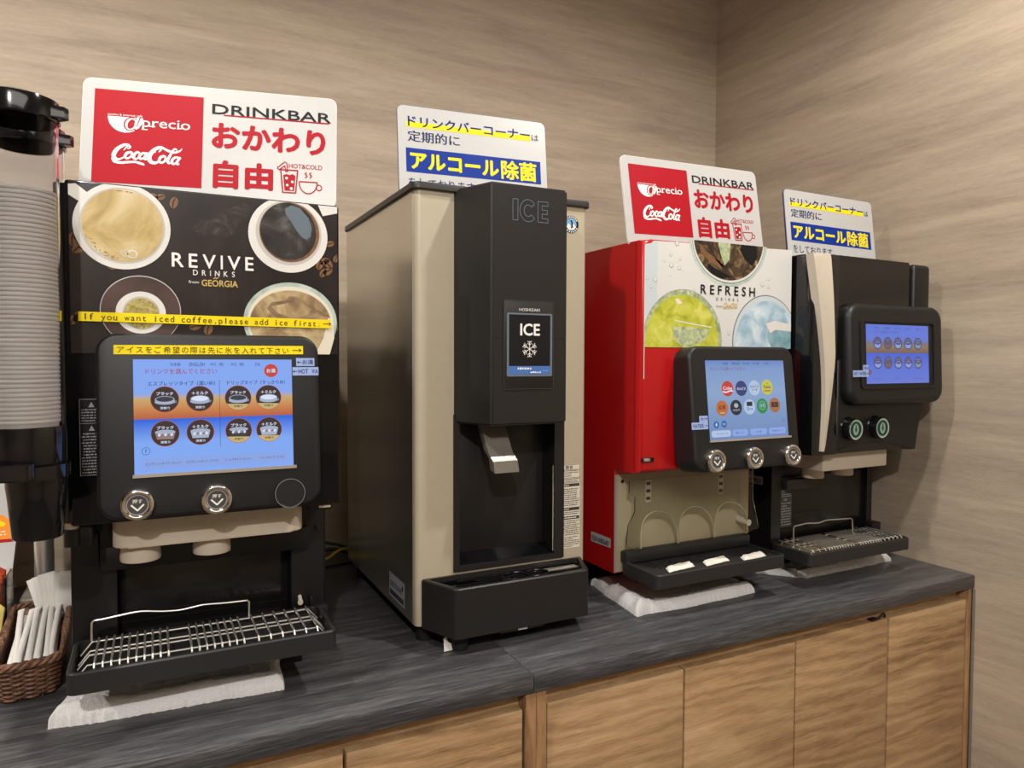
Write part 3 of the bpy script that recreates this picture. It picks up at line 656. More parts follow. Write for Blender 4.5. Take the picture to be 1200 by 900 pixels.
ik.poly(ell(-.0133, 1.4598, .0300, .0282, 48), 'ink_cupwhite', 5); ik.poly(ell(-.0128, 1.459, .0225, .0225, 48), 'ink_cupshade', 6); ik.poly(ell(-.0128, 1.4585, .0208, .0205, 48), 'print_matcha', 7)
ik.poly(ell(.1825, 1.4525, .0665, .0575, 56), 'print_glassrim', 5); ik.poly(ell(.1825, 1.451, .0615, .053, 56), 'ink_cream', 6); ik.poly(ell(.1825, 1.4495, .058, .049, 56), 'print_icedlatte', 7)
ik.poly([(.148, 1.471), (.155, 1.480), (.175, 1.484), (.18, 1.490), (.197, 1.488), (.214, 1.477), (.222, 1.464), (.214, 1.452), (.185, 1.452), (.158, 1.46)], 'print_icedice', 8); ik.poly([(.155, 1.474), (.177, 1.480), (.196, 1.481), (.212, 1.472), (.205, 1.462), (.182, 1.459), (.163, 1.465)], 'print_icedlatte', 9)
ik.poly([(.150, 1.44), (.163, 1.444), (.183, 1.43), (.193, 1.412), (.15, 1.405)], 'print_icedice', 8); ik.ring(.146, 1.4135, .0035, .0035, .0008, 'ink_cupwhite', 9, 14); ik.poly([(.2165, 1.405), (.229, 1.43), (.236, 1.46), (.243, 1.458), (.245, 1.43), (.238, 1.405)], 'ink_cream', 8)
ik.spaced('REVIVE', .0247, .1305, 1.5237, 1.5430, 'ink_white', 10, .022, 1.0); ik.spaced('DRINKS', .0512, .1052, 1.5135, 1.5212, 'ink_white', 10, .012, .85); ik.text('from', .0455, 1.5022, .0585, 1.5062, 'ink_white', 10)
ik.text('GEORGIA', .0618, 1.4990, .1092, 1.5082, 'ink_gold', 10, .022); ik.stroke([(.0772, 1.5095), (.0795, 1.5118), (.0812, 1.5100)], .0011, 'ink_gold', 10); ik.stroke([(.0805, 1.5098), (.084, 1.5122)], .0011, 'ink_gold', 10)
part('printed_photo', ik, door)
ik = Ink(D, .003); ik.poly([(-.0857, 1.4468), (.2393, 1.4440), (.2393, 1.4568), (-.0855, 1.4590)], 'ink_tapeyellow')
tp_ = part('yellow_label_tape', ik, cof)
ik = Ink(Fr((0, 1.08, 0), (1, 0, -.0075), (.0075, 0, 1), (0, -1, 0)), .0032); ik.mono('If you want iced coffee,please add ice first.', -.092, .2145, 1.4483, .0080, 'ink_brown', 1, .0, .92); ik.arrow(.2175, .2285, 1.4524, .0028, 'ink_brown')
part('tape_lettering', ik, tp_)
ik = Ink(D, .0006); ik.rect(-.0868, 1.2440, -.058, 1.3448, 'ink_black', 0)
ringrect(ik, -.0868, 1.2440, -.0565, 1.3448, .0005, .0006, 'ink_grey', 1); ik.rect(-.0868, 1.3125, -.058, 1.3131, 'ink_grey', 1)
for z in (1.3375, 1.3065): ik.poly([(-.0765, z - .0035), (-.0695, z - .0035), (-.073, z + .0035)], 'ink_grey', 1)
ik.dashes(-.0845, 1.3145, -.058, 1.3325, 5, 'ink_grey', 1, .5, 21); ik.dashes(-.0845, 1.246, -.058, 1.301, 14, 'ink_grey', 1, .5, 22)
part('warning_label', ik, door)
# hinge column at the left
mb = MB(); mb.tube([(-.0985, 1.092, 1.182), (-.0985, 1.092, 1.624)], .0095, 'black_gloss', 16); mb.tube([(-.0985, 1.092, 1.15), (-.0985, 1.092, 1.1735)], .0095, 'black_plastic', 16); mb.tube([(-.0985, 1.092, 1.1735), (-.0985, 1.092, 1.182)], .0085, 'beige_plastic', 16)
mb.box(-.108, 1.09, 1.148, -.075, 1.185, 1.176, 'black_plastic', .003); mb.box(-.097, 1.158, 1.105, -.072, 1.175, 1.150, 'black_plastic', .003)
part('hinge', mb, cof)
mb = MB(); mb.box(.208, 1.09, 1.168, .243, 1.18, 1.1788, 'black_plastic', .002); mb.box(.222, 1.086, 1.1715, .240, 1.092, 1.1760, 'beige_plastic', .001); part('catch', mb, cof)
mb = MB(); mb.lathe(front(1.17), [(.0001, .003), (.0035, .003), (.0042, .0015), (.0045, 0)], 'dark_rubber', 16, .236, 1.123); part('screw', mb, cof)
# ---- touch screen housing
H = tilted(1.040, 1.31, 4)
mb = MB(); mb.rprism(H, -.0655, -.1205, .2150, .1215, .026, -.045, 0, 'black_housing', .005)
hs = part('screen_housing', mb, cof)
def screen(fr, x0, v0, x1, v1, m, parent, d=.0006):
    mb = MB(); mb.add([fr.P(x0, v0, d), fr.P(x1, v0, d), fr.P(x1, v1, d), fr.P(x0, v1, d)], [(0, 1, 2, 3)], m); mb.uv = [(0, 0), (1, 0), (1, 1), (0, 1)]
    o = part('screen', mb, parent, smooth=0); return o
sx0, sv0, sx1, sv1 = -.0232, -.0628, .1765, .0872
s1 = screen(H, sx0, sv0, sx1, sv1, 'screen_hot', hs)
mb = MB(); mb.box(0, 0, 0, 1, 1, 1, 'rod_steel', 0); mb.v = [H.P(sx0 - .002 + (sx1 - sx0 + .006) * v.x, sv0 - .0042 + .0042 * v.y, -.001 + .003 * v.z) for v in mb.v]; part('screen_lip', mb, hs, 'bright metal lip below the screen')
ik = Ink(H, .0009)
class Sc:                                                        # screen space: s to the right, t down, 0..1
    def __init__(s, ik, x0, v0, x1, v1): s.ik = ik; s.x0, s.v0, s.x1, s.v1 = x0, v0, x1, v1
    def X(s, a): return s.x0 + a * (s.x1 - s.x0)
    def Y(s, t): return s.v1 - t * (s.v1 - s.v0)
    def text(s, b, s0, t0, s1, t1, m, lay=2, bold=0): s.ik.text(b, s.X(s0), s.Y(t1), s.X(s1), s.Y(t0), m, lay, bold)
    def disc(s, a, t, r, m, lay=1, k=1): s.ik.poly(ell(s.X(a), s.Y(t), r, r * k, 32), m, lay)
S = Sc(ik, sx0, sv0, sx1, sv1)
for b, a, c in (('日本語', .22, .28), ('ENGLISH', .335, .43), ('中文（簡）', .465, .55), ('中文（繁）', .595, .68), ('한글', .75, .785)): S.text(b, a, .028, c, .060, 'ui_text', 2)
S.text('ドリンクを選んでください', .072, .082, .505, .130, 'ui_purple', 2, .008)
S.disc(.858, .103, .0092, 'ui_redcircle', 1); S.text('お湯', .828, .085, .888, .123, 'ui_white', 3, .02)
S.text('エスプレッソタイプ（濃いめ）', .083, .192, .492, .234, 'ui_text', 2, .012); S.text('ドリップタイプ（すっきりめ）', .568, .192, .952, .232, 'ui_text', 2, .012)
ik.rect(S.X(.518), S.Y(.79), S.X(.5205), S.Y(.185), 'ui_line', 1)
for row, t in ((0, .352), (1, .652)):
    for col, a in enumerate((.183, .396, .638, .838)):
        S.disc(a, t, .0172, 'ui_rim', 1); S.disc(a, t, .0166, 'ui_disc', 2)
        cx, cz = S.X(a), S.Y(t)
        if col > 1:
            ik.poly([(cx + .0166 * math.cos(u), cz + .0166 * math.sin(u)) for u in (math.radians(x) for x in range(208, 333, 6))], 'ui_tan', 3)
        ik.text('ブラック' if col % 2 == 0 else '＋ミルク', cx - .0100, cz + .0052, cx + .0100, cz + .0098, 'ui_white', 4, .03)
        if row == 0:
            ik.poly(ell(cx, cz - .0035, .0122, .0036, 24), 'ui_cup', 4); ik.poly(ell(cx, cz - .0005, .0118, .0048, 28), 'ui_cup', 4); ik.poly(ell(cx, cz + .0001, .0104, .0034, 28), 'ui_cupdark' if col % 2 == 0 else 'ui_white', 5); ik.ring(cx + .0122, cz - .0035, .0018, .0016, .0006, 'ui_cup', 4, 12)
        else:
            ik.poly([(cx - .0122, cz + .0018), (cx + .0122, cz + .0018), (cx + .0098, cz - .0078), (cx - .0098, cz - .0078)], 'ui_ice' if col == 0 else ('ui_cupdark' if col == 2 else 'ui_cup'), 4)
            ik.poly(ell(cx, cz + .0018, .0122, .0030, 24), 'ui_cup', 5)
            for k in range(5): ik.poly([(cx - .009 + k * .0037, cz - .0015), (cx - .0062 + k * .0037, cz + .0005), (cx - .0055 + k * .0037, cz - .0028), (cx - .008 + k * .0037, cz - .004)], 'ui_ice' if k % 2 else 'ui_white', 6)
        ik.text('深煎り' if col < 2 else '中煎り', cx - .0058, cz - .0133, cx + .0058, cz - .0098, 'ui_white' if col < 2 else 'ui_disc', 4, .02)
ik.ring(S.X(.068), S.Y(.80), .0050, .0050, .0005, 'ui_text', 1, 24); S.text('?', .063, .783, .073, .815, 'ui_text', 2, .01)
ik.rect(S.X(.045), S.Y(.955), S.X(.965), S.Y(.868), 'ui_pill', 1, .006)
for b, a, c in (('エスプレッソタイプ（ホット）', .065, .275), ('エスプレッソタイプ（アイス）', .305, .505), ('ドリップタイプ（ホット）', .55, .715), ('ドリップタイプ（アイス）', .775, .935)): S.text(b, a, .902, c, .927, 'ui_text', 2)
part('screen_graphics', ik, s1)
ik = Ink(H, .0008); ik.poly([(-.0452, .0937), (.1928, .0950), (.1928, .1068), (-.0450, .1058)], 'ink_tapeyellow'); tq = part('yellow_label_tape', ik, hs)
ik = Ink(H, .001); ik.mono('アイスをご希望の際は先に氷を入れて下さい', -.0425, .174, .0962, .0066, 'ink_brown', 1, .0, .86); ik.arrow(.178, .190, .1005, .003, 'ink_brown'); part('tape_lettering', ik, tq)
ik = Ink(H, .0008); ik.rect(.1828, .0780, .2085, .0895, 'ink_label', 0); ik.rect(.1775, .0645, .2140, .0765, 'ink_label', 1); tg = part('hot_water_label', ik, hs, 'pale blue hot water label')
ik = Ink(H, .0011); ik.arrow(.190, .1845, .0837, .0018, 'ink_navy', 1, .0007); ik.text('お湯', .1915, .0805, .2065, .0872, 'ink_navy', 1); ik.arrow(.1845, .1785, .0705, .0018, 'ink_navy', 1, .0007); ik.mono('HOT WA', .1855, .2135, .0675, .0062, 'ink_navy', 1); part('label_lettering', ik, tg)
def push_button(fr, u, v, r, parent):
    mb = MB(); mb.lathe(fr, [(r * .98, 0), (r, r * .1), (r * .99, r * .28), (r * .96, r * .38), (r * .90, r * .46), (r * .82, r * .49), (r * .74, r * .47), (r * .68, r * .42), (r * .64, r * .36), (0.00005, r * .36)], 'chrome', 48, u, v)
    b = part('push_button', mb, parent)
    ik = Ink(fr, r * .36 + .0004); ik.poly(ell(u, v, r * .63, r * .63, 40), 'ink_darkgrey', 0); ik.ring(u, v, r * .63, r * .63, r * .05, 'ink_grey', 1, 40)
    ik.stroke([(u - r * .36, v + r * .02), (u, v - r * .34), (u + r * .36, v + r * .02)], r * .1, 'ink_white', 2); ik.text('押す', u - r * .28, v + r * .10, u + r * .28, v + r * .36, 'ink_white', 2, .01)
    part('button_mark', ik, b)
push_button(H, -.0202, -.1010, .0205, hs); push_button(H, .0745, -.1020, .0205, hs)
mb = MB(); mb.lathe(H, [(.0205, 0), (.0208, .003), (.0203, .0042), (.0192, .0045), (.0185, .0040), (.00005, .0040)], 'black_housing', 48, .1705, -.1020); bc = part('blank_cap', mb, hs)
ik = Ink(H, .0046); ik.ring(.1705, -.1020, .0204, .0204, .0005, 'ink_grey', 0, 48); part('cap_rim', ik, bc)
# ---- nozzles
mb = MB(); mb.prism(top(1.140), rr(-.0525, 1.085, .2000, 1.20, .020, 6), 0, .048, 'beige_plastic', .003, bevback=True); nc = part('nozzle_cover', mb, cof)
for x in (-.0190, .0737):
    mb = MB(); mb.lathe(Fr((x, 1.120, 1.116), (1, 0, 0), (0, 1, 0), (0, 0, 1)), [(.0245, .026), (.0262, .004), (.0255, 0), (.0235, 0), (.0225, .003), (.0215, .024)], 'beige_plastic', 40, close=True); part('nozzle', mb, nc)
mb = MB(); mb.tube([(.2075, 1.171, 1.0125), (.2055, 1.154, 1.0095)], .0032, 'beige_plastic', 12); mb.tube([(.2055, 1.155, 1.0098), (.205, 1.150, 1.009)], .0042, 'beige_plastic', 12); part('peg', mb, cof)
mb = MB(); mb.box(.222, 1.155, .965, .250, 1.175, .998, 'black_plastic', .003); mb.box(.222, 1.160, .998, .2265, 1.172, 1.013, 'black_plastic', .001); part('tray_bracket', mb, cof)
# ---- drip tray with wire rack
def wire_tray(name, x0, y0, x1, y1, z0, z1, parent, xs, longs, rim=.006, gloss='rod_steel', r=.0014):
    mb = MB(); T = top(0); a, b = rr(x0, y0, x1, y1, .012, 5), rr(x0 + rim, y0 + rim, x1 - rim, y1 - rim, .008, 5)
    mb.tray_ring(T, a, rr(x0 + .0018, y0 + .0018, x1 - .0018, y1 - .0018, .0105, 5), b, z0, z1, .0018, 'charcoal_plastic'); mb.prism(T, rr(x0 + .001, y0 + .001, x1 - .001, y1 - .001, .011, 5), z0 + .0004, z0 + .004, 'charcoal_plastic'); tr = part(name, mb, parent)
    mb = MB(); zr = z1 + .0012; xa, xb = x0 + rim + .003, x1 - rim - .003
    for y in longs: mb.tube([(xa, y - .004, zr - .016), (xa + .014, y, zr), (xb - .014, y, zr), (xb, y - .004, zr - .016)], r, gloss, 8)
    ya, yb = y0 + rim + .003, y1 - rim - .004
    for x in xs: mb.tube([(x, ya, zr - .016), (x, ya + .003, zr - .002), (x, ya + .008, zr + .0022), (x, yb, zr + .0022)], r, gloss, 8)
    part('wire_rack', mb, tr); return tr
xs = [-.0735 + i * .0097 for i in range(10)] + [.0425 + i * .0097 for i in range(8)] + [.130 + i * .0165 for i in range(6)]
ct = wire_tray('drip_tray', -.1045, 1.040, .2385, 1.162, .9695, .9975, cof, xs, (1.060, 1.095, 1.110, 1.145))
g = [(-.081, 1.128, 1.006), (-.0805, 1.128, 1.0315)] + spline([(-.0775, 1.128, 1.0345), (-.0626, 1.128, 1.0352), (-.045, 1.128, 1.037), (-.0202, 1.128, 1.0383), (.0071, 1.128, 1.0340), (.030, 1.128, 1.0322), (.0500, 1.128, 1.0340), (.0637, 1.128, 1.0350), (.095, 1.128, 1.0330), (.122, 1.128, 1.0322)], 4) + [(.1252, 1.128, 1.030), (.1250, 1.128, 1.006)]
mb = MB(); mb.tube(g, .0014, 'rod_steel', 8); part('cup_guard', mb, ct)
for x, y in ((-.085, 1.225), (.23, 1.225), (-.085, 1.62), (.23, 1.62)):
    mb = MB(); mb.lathe(Fr((x, y, .90), (1, 0, 0), (0, 1, 0), (0, 0, 1)), [(0, 0), (.016, 0), (.017, .004), (.017, .056), (0, .056)], 'dark_rubber', 20); part('foot', mb, cof)
# ================================================================== red soda machine
sod = thing('soda_machine', 'red soft drink machine with REFRESH DRINKS panel of iced glasses and touch screen', 'drink machine', (1.01, 1.40, .90))
mb = MB(); mb.box(.8245, 1.173, .9660, 1.1900, 1.66, 1.1780, 'red_paint'); mb.box(.8245, 1.1085, 1.1781, 1.2180, 1.66, 1.6245, 'red_paint'); body = part('body', mb, sod)
R1 = front(1.09)
mb = MB(); mb.prism(R1, [(.8247, 1.1815), (1.2215, 1.1760), (1.2215, 1.6345), (.8450, 1.6265), (.8247, 1.6245)], -.017, 0, 'red_paint', .009, 4)
door = part('door', mb, sod)
ik = Ink(R1, .0005, clip=(.8330, 1.4222, 1.2205, 1.6335))
ik.poly([(.8330, 1.4222), (1.2205, 1.4222), (1.2205, 1.6325), (.853, 1.6245), (.846, 1.619), (.8330, 1.617)], 'print_palegrey')
ik.poly([(.8330, 1.4222), (.862, 1.4222), (.862, 1.6235), (.853, 1.6245), (.846, 1.619), (.8330, 1.617)], 'print_palebluegrey', 1)
# cola glass
ik.poly(ell(1.043, 1.640, .104, .093, 56), 'print_glassrim', 2); ik.poly(ell(1.043, 1.641, .099, .088, 56), 'print_palegrey', 3); ik.poly(ell(1.043, 1.642, .093, .083, 56), 'print_cola', 4)
ik.ring(1.043, 1.640, .0975, .0870, .0012, 'ink_steelblue', 5, 56)
ik.poly([(.985, 1.634), (1.03, 1.634), (1.042, 1.604), (1.025, 1.584), (1.005, 1.60)], 'print_cola', 6); ik.poly([(1.012, 1.634), (1.046, 1.634), (1.043, 1.600), (1.030, 1.588), (1.020, 1.61)], 'print_limeice', 7)
ik.poly([(.965, 1.628), (.985, 1.612), (1.015, 1.597), (1.028, 1.588), (1.022, 1.580), (.990, 1.594), (.967, 1.612)], 'bean_brown', 6); ik.poly([(1.075, 1.634), (1.115, 1.634), (1.120, 1.61), (1.105, 1.592), (1.085, 1.604), (1.072, 1.622)], 'ink_black', 6); ik.poly([(.985, 1.59), (1.02, 1.576), (1.05, 1.566), (1.02, 1.562), (.995, 1.572)], 'ink_black', 6)
# lime soda
ik.poly(ell(.9275, 1.436, .0985, .1000, 56), 'ink_grey', 2); ik.poly(ell(.9275, 1.436, .0972, .0987, 56), 'print_limeice', 3); ik.poly(ell(.926, 1.432, .0915, .0935, 56), 'print_lime', 4)
ik.poly([(.905, 1.516), (.914, 1.507), (1.0, 1.468), (.985, 1.440), (.92, 1.443), (.902, 1.470)], 'print_lime', 5); ik.poly([(.900, 1.463), (.945, 1.462), (.995, 1.459), (.982, 1.437), (.945, 1.425), (.925, 1.422), (.902, 1.440)], 'print_limeice', 6)
ik.poly([(.905, 1.516), (.912, 1.518), (.925, 1.508), (.912, 1.506)], 'ink_cream', 6); ik.stroke([(.905, 1.475), (.945, 1.469), (.999, 1.463)], .0025, 'ink_cream', 7)
# white water glass
ik.poly(ell(1.148, 1.4375, .0935, .0965, 56), 'ink_steelblue', 2); ik.poly(ell(1.1485, 1.437, .0917, .0950, 56), 'print_palebluegrey', 3); ik.poly(ell(1.150, 1.433, .0865, .0890, 56), 'print_blue', 4)
ik.poly([(1.156, 1.470), (1.185, 1.472), (1.2205, 1.464), (1.2205, 1.4222), (1.165, 1.4222), (1.150, 1.446)], 'print_teal', 5); ik.poly([(1.146, 1.474), (1.172, 1.481), (1.2205, 1.474), (1.2205, 1.459), (1.175, 1.462), (1.160, 1.455)], 'ink_cupwhite', 6)
for x, z, r in ((.8935, 1.601, .004), (.917, 1.594, .0036), (.879, 1.588, .0028), (.8955, 1.581, .0056), (.915, 1.576, .0044), (.908, 1.588, .0014), (.923, 1.572, .0016), (.8925, 1.560, .002), (.857, 1.551, .0052), (.847, 1.537, .0036), (.838, 1.552, .003), (.909, 1.623, .005), (.953, 1.535, .004), (1.136, 1.555, .005), (1.153, 1.567, .0036), (1.153, 1.551, .0038), (1.145, 1.564, .0016), (1.158, 1.547, .0012), (1.045, 1.452, .004)):
    ik.poly(ell(x, z, r, r, 16), 'ink_grey', 1.5); ik.poly(ell(x, z + r * .12, r * .84, r * .8, 16), 'print_palegrey', 1.8)
ik.spaced('REFRESH', .9690, 1.1148, 1.5290, 1.5475, 'ink_black', 8, .02, 1.02); ik.spaced('DRINKS', 1.0100, 1.0690, 1.5175, 1.5238, 'ink_darkgrey', 8, .0, .85); ik.text('from', 1.0100, 1.5040, 1.0255, 1.5080, 'ink_darkgrey', 8)
def script_logo(ik, x0, z0, x1, z1, m, lay, mw=1.2):
    X = lambda p: [(x0 + a / 100 * (x1 - x0), z0 + b / 40 * (z1 - z0)) for a, b in spline(p, 5)]
    k = (x1 - x0) / 100 * mw
    def s(p, *ws):
        q_ = X(p); n = len(q_); w_ = []
        for i in range(n):
            t = i / (n - 1) * (len(ws) - 1); j = min(int(t), len(ws) - 2); w_.append(k * (ws[j] + (ws[j + 1] - ws[j]) * (t - j)))
        ik.stroke(q_, w_, m, lay)
    s([(17, 27), (21, 34), (25, 36), (26, 33), (22, 30)], 1.2, 2.2, 1.2)
    s([(25, 38), (18, 38), (9, 30), (4, 20), (4, 12), (9, 8), (15, 11), (21, 17)], 1.5, 4.0, 5.2, 4.6, 2.2, 1.2)
    s([(1, 11), (4, 4), (13, 2), (24, 4), (34, 5), (43, 3), (46, 1)], 1.4, 3.2, 3.2, 2.6, 2.4, 1.0); s([(34, 5), (40, 2), (47, 0)], 2.2, 1.8, .6)
    s([(28, 24), (22, 22), (19, 15), (22, 11), (27, 15), (29, 21), (27, 24)], 3.2, 3.6, 3.0, 2.4, 2.6, 2.2)
    s([(39, 23), (36, 25), (32, 20), (31, 14), (34, 11), (39, 15)], 2.2, 3.0, 3.6, 3.2, 1.2)
    s([(48, 24), (43, 23), (39, 17), (41, 12), (46, 15), (49, 22)], 2.2, 3.2, 3.2, 2.4, 1.8); s([(50, 25), (47, 17), (47, 12), (51, 14), (54, 18)], 3.0, 3.4, 2.6, 1.2)
    s([(53, 24.5), (55.5, 25)], 3, 3)
    s([(66, 28), (69, 33), (66, 36), (62, 32), (61, 26)], 1.2, 2.4, 1.6, 1.0)
    s([(75, 35), (68, 38), (59, 31), (53, 18), (55, 8), (62, 6), (68, 11)], 1.5, 3.6, 5.2, 5.4, 4.0, 1.4)
    s([(62, 32), (70, 37), (79, 32), (88, 29), (96, 33), (99, 38)], 1.2, 2.8, 3.2, 2.8, 2.0, .8)
    s([(74, 21), (69, 18), (67, 11), (70, 7), (75, 11), (76, 18), (74, 21)], 3.0, 3.4, 3.0, 2.6, 2.6, 2.2)
    s([(92, 34), (88, 36), (82, 22), (79, 12), (81, 7), (85, 10)], 1.6, 2.2, 3.2, 3.8, 2.8, 1.2)
    s([(94, 20), (89, 19), (85, 12), (87, 6), (92, 10), (95, 18)], 2.2, 3.0, 3.2, 2.4, 1.8); s([(97, 20), (93, 12), (93, 6), (96, 7)], 3.0, 3.2, 2.4, 1.0)
script_logo(ik, 1.0283, 1.5020, 1.0675, 1.5140, 'ink_gold', 8, 1.0)
part('printed_panel', ik, door)
ik = Ink(R1, .0006); ik.rect(.8318, 1.362, .8332, 1.6165, 'ink_white', 0); part('panel_edge_strip', ik, door)
mb = MB(); mb.box(.829, 1.0885, 1.2015, .858, 1.097, 1.2105, 'black_plastic', .001); mb.box(.833, 1.0865, 1.2035, .848, 1.091, 1.2095, 'rod_steel', .001); part('door_catch', mb, door)
Q = tilted(1.035, 1.306, 6.5)
mb = MB(); mb.rprism(Q, .9040, -.1215, 1.1815, .1200, .026, -.056, 0, 'black_housing', .007); hs = part('screen_housing', mb, sod)
qx0, qv0, qx1, qv1 = .9425, -.0615, 1.1503, .0918
s2 = screen(Q, qx0, qv0, qx1, qv1, 'screen_cold', hs)
mb = MB(); mb.box(0, 0, 0, 1, 1, 1, 'rod_steel', 0); mb.v = [Q.P(qx0 - .001 + (qx1 - qx0 + .008) * v.x, qv0 - .0036 + .0036 * v.y, -.001 + .003 * v.z) for v in mb.v]; part('screen_lip', mb, hs, 'bright metal lip below the screen')
ik = Ink(Q, .0009); S = Sc(ik, qx0, qv0, qx1, qv1)
for b, a, c in (('日本語', .21, .27), ('ENGLISH', .33, .425), ('中文（簡）', .465, .545), ('中文（繁）', .59, .67), ('한글', .75, .79)): S.text(b, a, .027, c, .055, 'ui_text', 2)
S.text('ドリンクを選んでください', .06, .085, .49, .130, 'ui_r_text', 2, .008)
ic = [(.250, .36, 'ui_coke'), (.422, .36, 'ui_navy'), (.590, .358, 'ui_pale'), (.757, .352, 'ui_yellow'), (.168, .605, 'ui_tea'), (.342, .603, 'ui_oolong'), (.512, .600, 'ui_pale'), (.677, .595, 'ui_green'), (.842, .590, 'ui_brown')]
for a, t, m in ic: S.disc(a, t, .0150, m, 1)
def it(i, b, w_, h, dy, m, bold=.02):
    a, t, _ = ic[i]; cx, cz = S.X(a), S.Y(t); ik.text(b, cx - w_, cz + dy - h, cx + w_, cz + dy + h, m, 3, bold)
it(0, 'Coke', .0118, .0034, .001, 'ui_white'); cx, cz = S.X(.25), S.Y(.36); ik.stroke(spline([(cx - .013, cz - .0055), (cx - .004, cz - .0070), (cx + .006, cz - .0045), (cx + .0135, cz - .0050)], 5), .0028, 'ui_white', 3)
it(1, 'カルピス', .0116, .0028, -.0005, 'ui_white'); it(2, 'カルピス', .0116, .0026, .003, 'ui_darkred'); it(2, 'ソーダ', .008, .0024, -.0035, 'ui_darkred'); it(3, 'Fanta', .0095, .0036, .001, 'ui_navy'); ik.poly(ell(S.X(.757) + .001, S.Y(.352) + .0075, .002, .0012, 12), 'ui_green', 3); ik.rect(S.X(.757) - .009, S.Y(.352) - .0085, S.X(.757) + .009, S.Y(.352) - .0060, 'ui_tea', 3)
it(4, '紅茶', .0085, .0042, .0015, 'ui_darkred'); ik.rect(S.X(.168) - .006, S.Y(.605) - .0105, S.X(.168) + .006, S.Y(.605) - .0080, 'ui_tan', 3)
it(5, '烏龍茶', .0092, .0022, -.005, 'ui_cup', 0); ik.poly(ell(S.X(.342), S.Y(.603) + .004, .0055, .0045, 16), 'ui_cup', 3)
ik.rect(S.X(.512) - .0075, S.Y(.60) + .0015, S.X(.512) + .0075, S.Y(.60) + .0100, 'ui_oolong', 3); it(6, 'Qoo', .0085, .0032, -.0040, 'ui_oolong', 0)
ik.ring(S.X(.677), S.Y(.595) + .001, .0085, .0085, .0008, 'ui_pale', 3, 28); it(7, '綾鷹', .0055, .0038, .001, 'ui_pale', 0)
ik.rect(S.X(.842) - .0092, S.Y(.59) - .004, S.X(.842) + .0092, S.Y(.59) + .0062, 'ui_disc', 3); it(8, '茶', .0055, .0038, .001, 'ui_brown', 0)
S.disc(.085, .808, .0070, 'ui_bblue', 1); S.disc(.180, .805, .0070, 'ui_bblue', 1); ik.poly([(S.X(.085), S.Y(.808) + .0045), (S.X(.085) + .0022, S.Y(.808) - .0015), (S.X(.085), S.Y(.808) - .0032), (S.X(.085) - .0022, S.Y(.808) - .0015)], 'ui_white', 3); S.text('炭酸水', .162, .795, .198, .815, 'ui_white', 3)
ik.ring(S.X(.945), S.Y(.79), .0036, .0036, .0004, 'ui_text', 1, 20)
for a, c in ((.02, .255), (.275, .47), (.50, .715), (.74, .965)): ik.rect(S.X(a), S.Y(.965), S.X(c), S.Y(.882), 'ui_pill' if a > .1 else 'ui_pale', 1, .005)
for b, a, c in (('すべてのドリンク', .08, .22), ('炭酸ドリンク', .31, .42), ('お茶', .58, .645), ('その他のドリンク', .78, .93)): S.text(b, a, .912, c, .938, 'ui_text', 3)
part('screen_graphics', ik, s2)
ik = Ink(Q, .0008); ik.rect(.9190, -.0260, .9400, -.0140, 'ink_label'); ik.rect(.8995, -.0395, .9400, -.0261, 'ink_label'); tg = part('water_label', ik, hs, 'pale blue water label')
ik = Ink(Q, .0011); ik.text('水', .9225, -.0230, .9290, -.0165, 'ink_navy', 1); ik.arrow(.9305, .9380, -.0195, .002, 'ink_navy', 1, .0007); ik.mono('WATER', .9025, .9295, -.0360, .0065, 'ink_navy', 1); ik.arrow(.9310, .9385, -.0328, .002, 'ink_navy', 1, .0007); part('label_lettering', ik, tg)
for x, r in ((.9495, .0226), (1.0480, .0222), (1.1520, .0222)): push_button(Q, x, -.1005, r, hs)
# lower bay
PB = front(1.172)
mb = MB(); mb.prism(PB, [(.8262, .9675), (1.1885, .9675), (1.1885, 1.166), (.8262, 1.166)], -.01, 0, 'olive_plate', .001); bp = part('back_plate', mb, sod)
for x in (.909, 1.106):
    ik = Ink(PB, .0004); ik.rect(x - .0075, 1.104, x + .0075, 1.150, 'ink_cream', 0, .004)
    for z in (1.143, 1.1275, 1.112): ik.rect(x - .0055, z - .0032, x + .0055, z + .0032, 'ink_darkgrey', 1, .001)
    part('slot_strip', ik, bp)
for x in (.867, 1.160): part('plate_seam', Ink(PB, .0004).rect(x, .98, x + .001, 1.166, 'ink_grey', 1), bp)
part('plate_edge', Ink(PB, .0004).rect(.8262, .9675, .832, 1.166, 'ink_grey', 0), bp)
part('screw', Ink(PB, .0004).poly(ell(.8445, 1.152, .004, .004, 16), 'ink_black', 1), bp)
GF = front(1.140)
def arch(x0, x1, zb, zt, n=14, lean=0.0):
    return [(x0 + (x1 - x0) * (.5 - .5 * math.cos(PI * i / n)) - lean * math.sin(PI * i / n), zb + (zt - zb) * (math.sin(PI * i / n) ** .62)) for i in range(n + 1)]
ar = [arch(.8680, .9620, 1.020, 1.0915, lean=.010), arch(.9650, 1.0600, 1.021, 1.0920, lean=.010), arch(1.0630, 1.1560, 1.022, 1.0935, lean=.010)]
outl = [(.838, 1.158), (.838, 1.135), (.852, 1.125), (.852, 1.095), (.836, 1.070), (.832, 1.030), (.846, 1.018)] + ar[0] + ar[1] + ar[2] + [(1.182, 1.026), (1.188, 1.030), (1.170, 1.095), (1.170, 1.158)]
mb = MB(); mb.prism(GF, outl[::-1], -.0012, .0012, 'clear_acrylic', 0); gd = part('splash_guard', mb, sod, 'clear splash guard with three arches')
for a in ar:
    mb = MB(); mb.tube([GF.P(u, v, .001) for u, v in a], .0011, 'guard_edge_glint', 6); part('guard_rim_glint', mb, gd)  # cream tubes imitate light caught along the clear arch edges
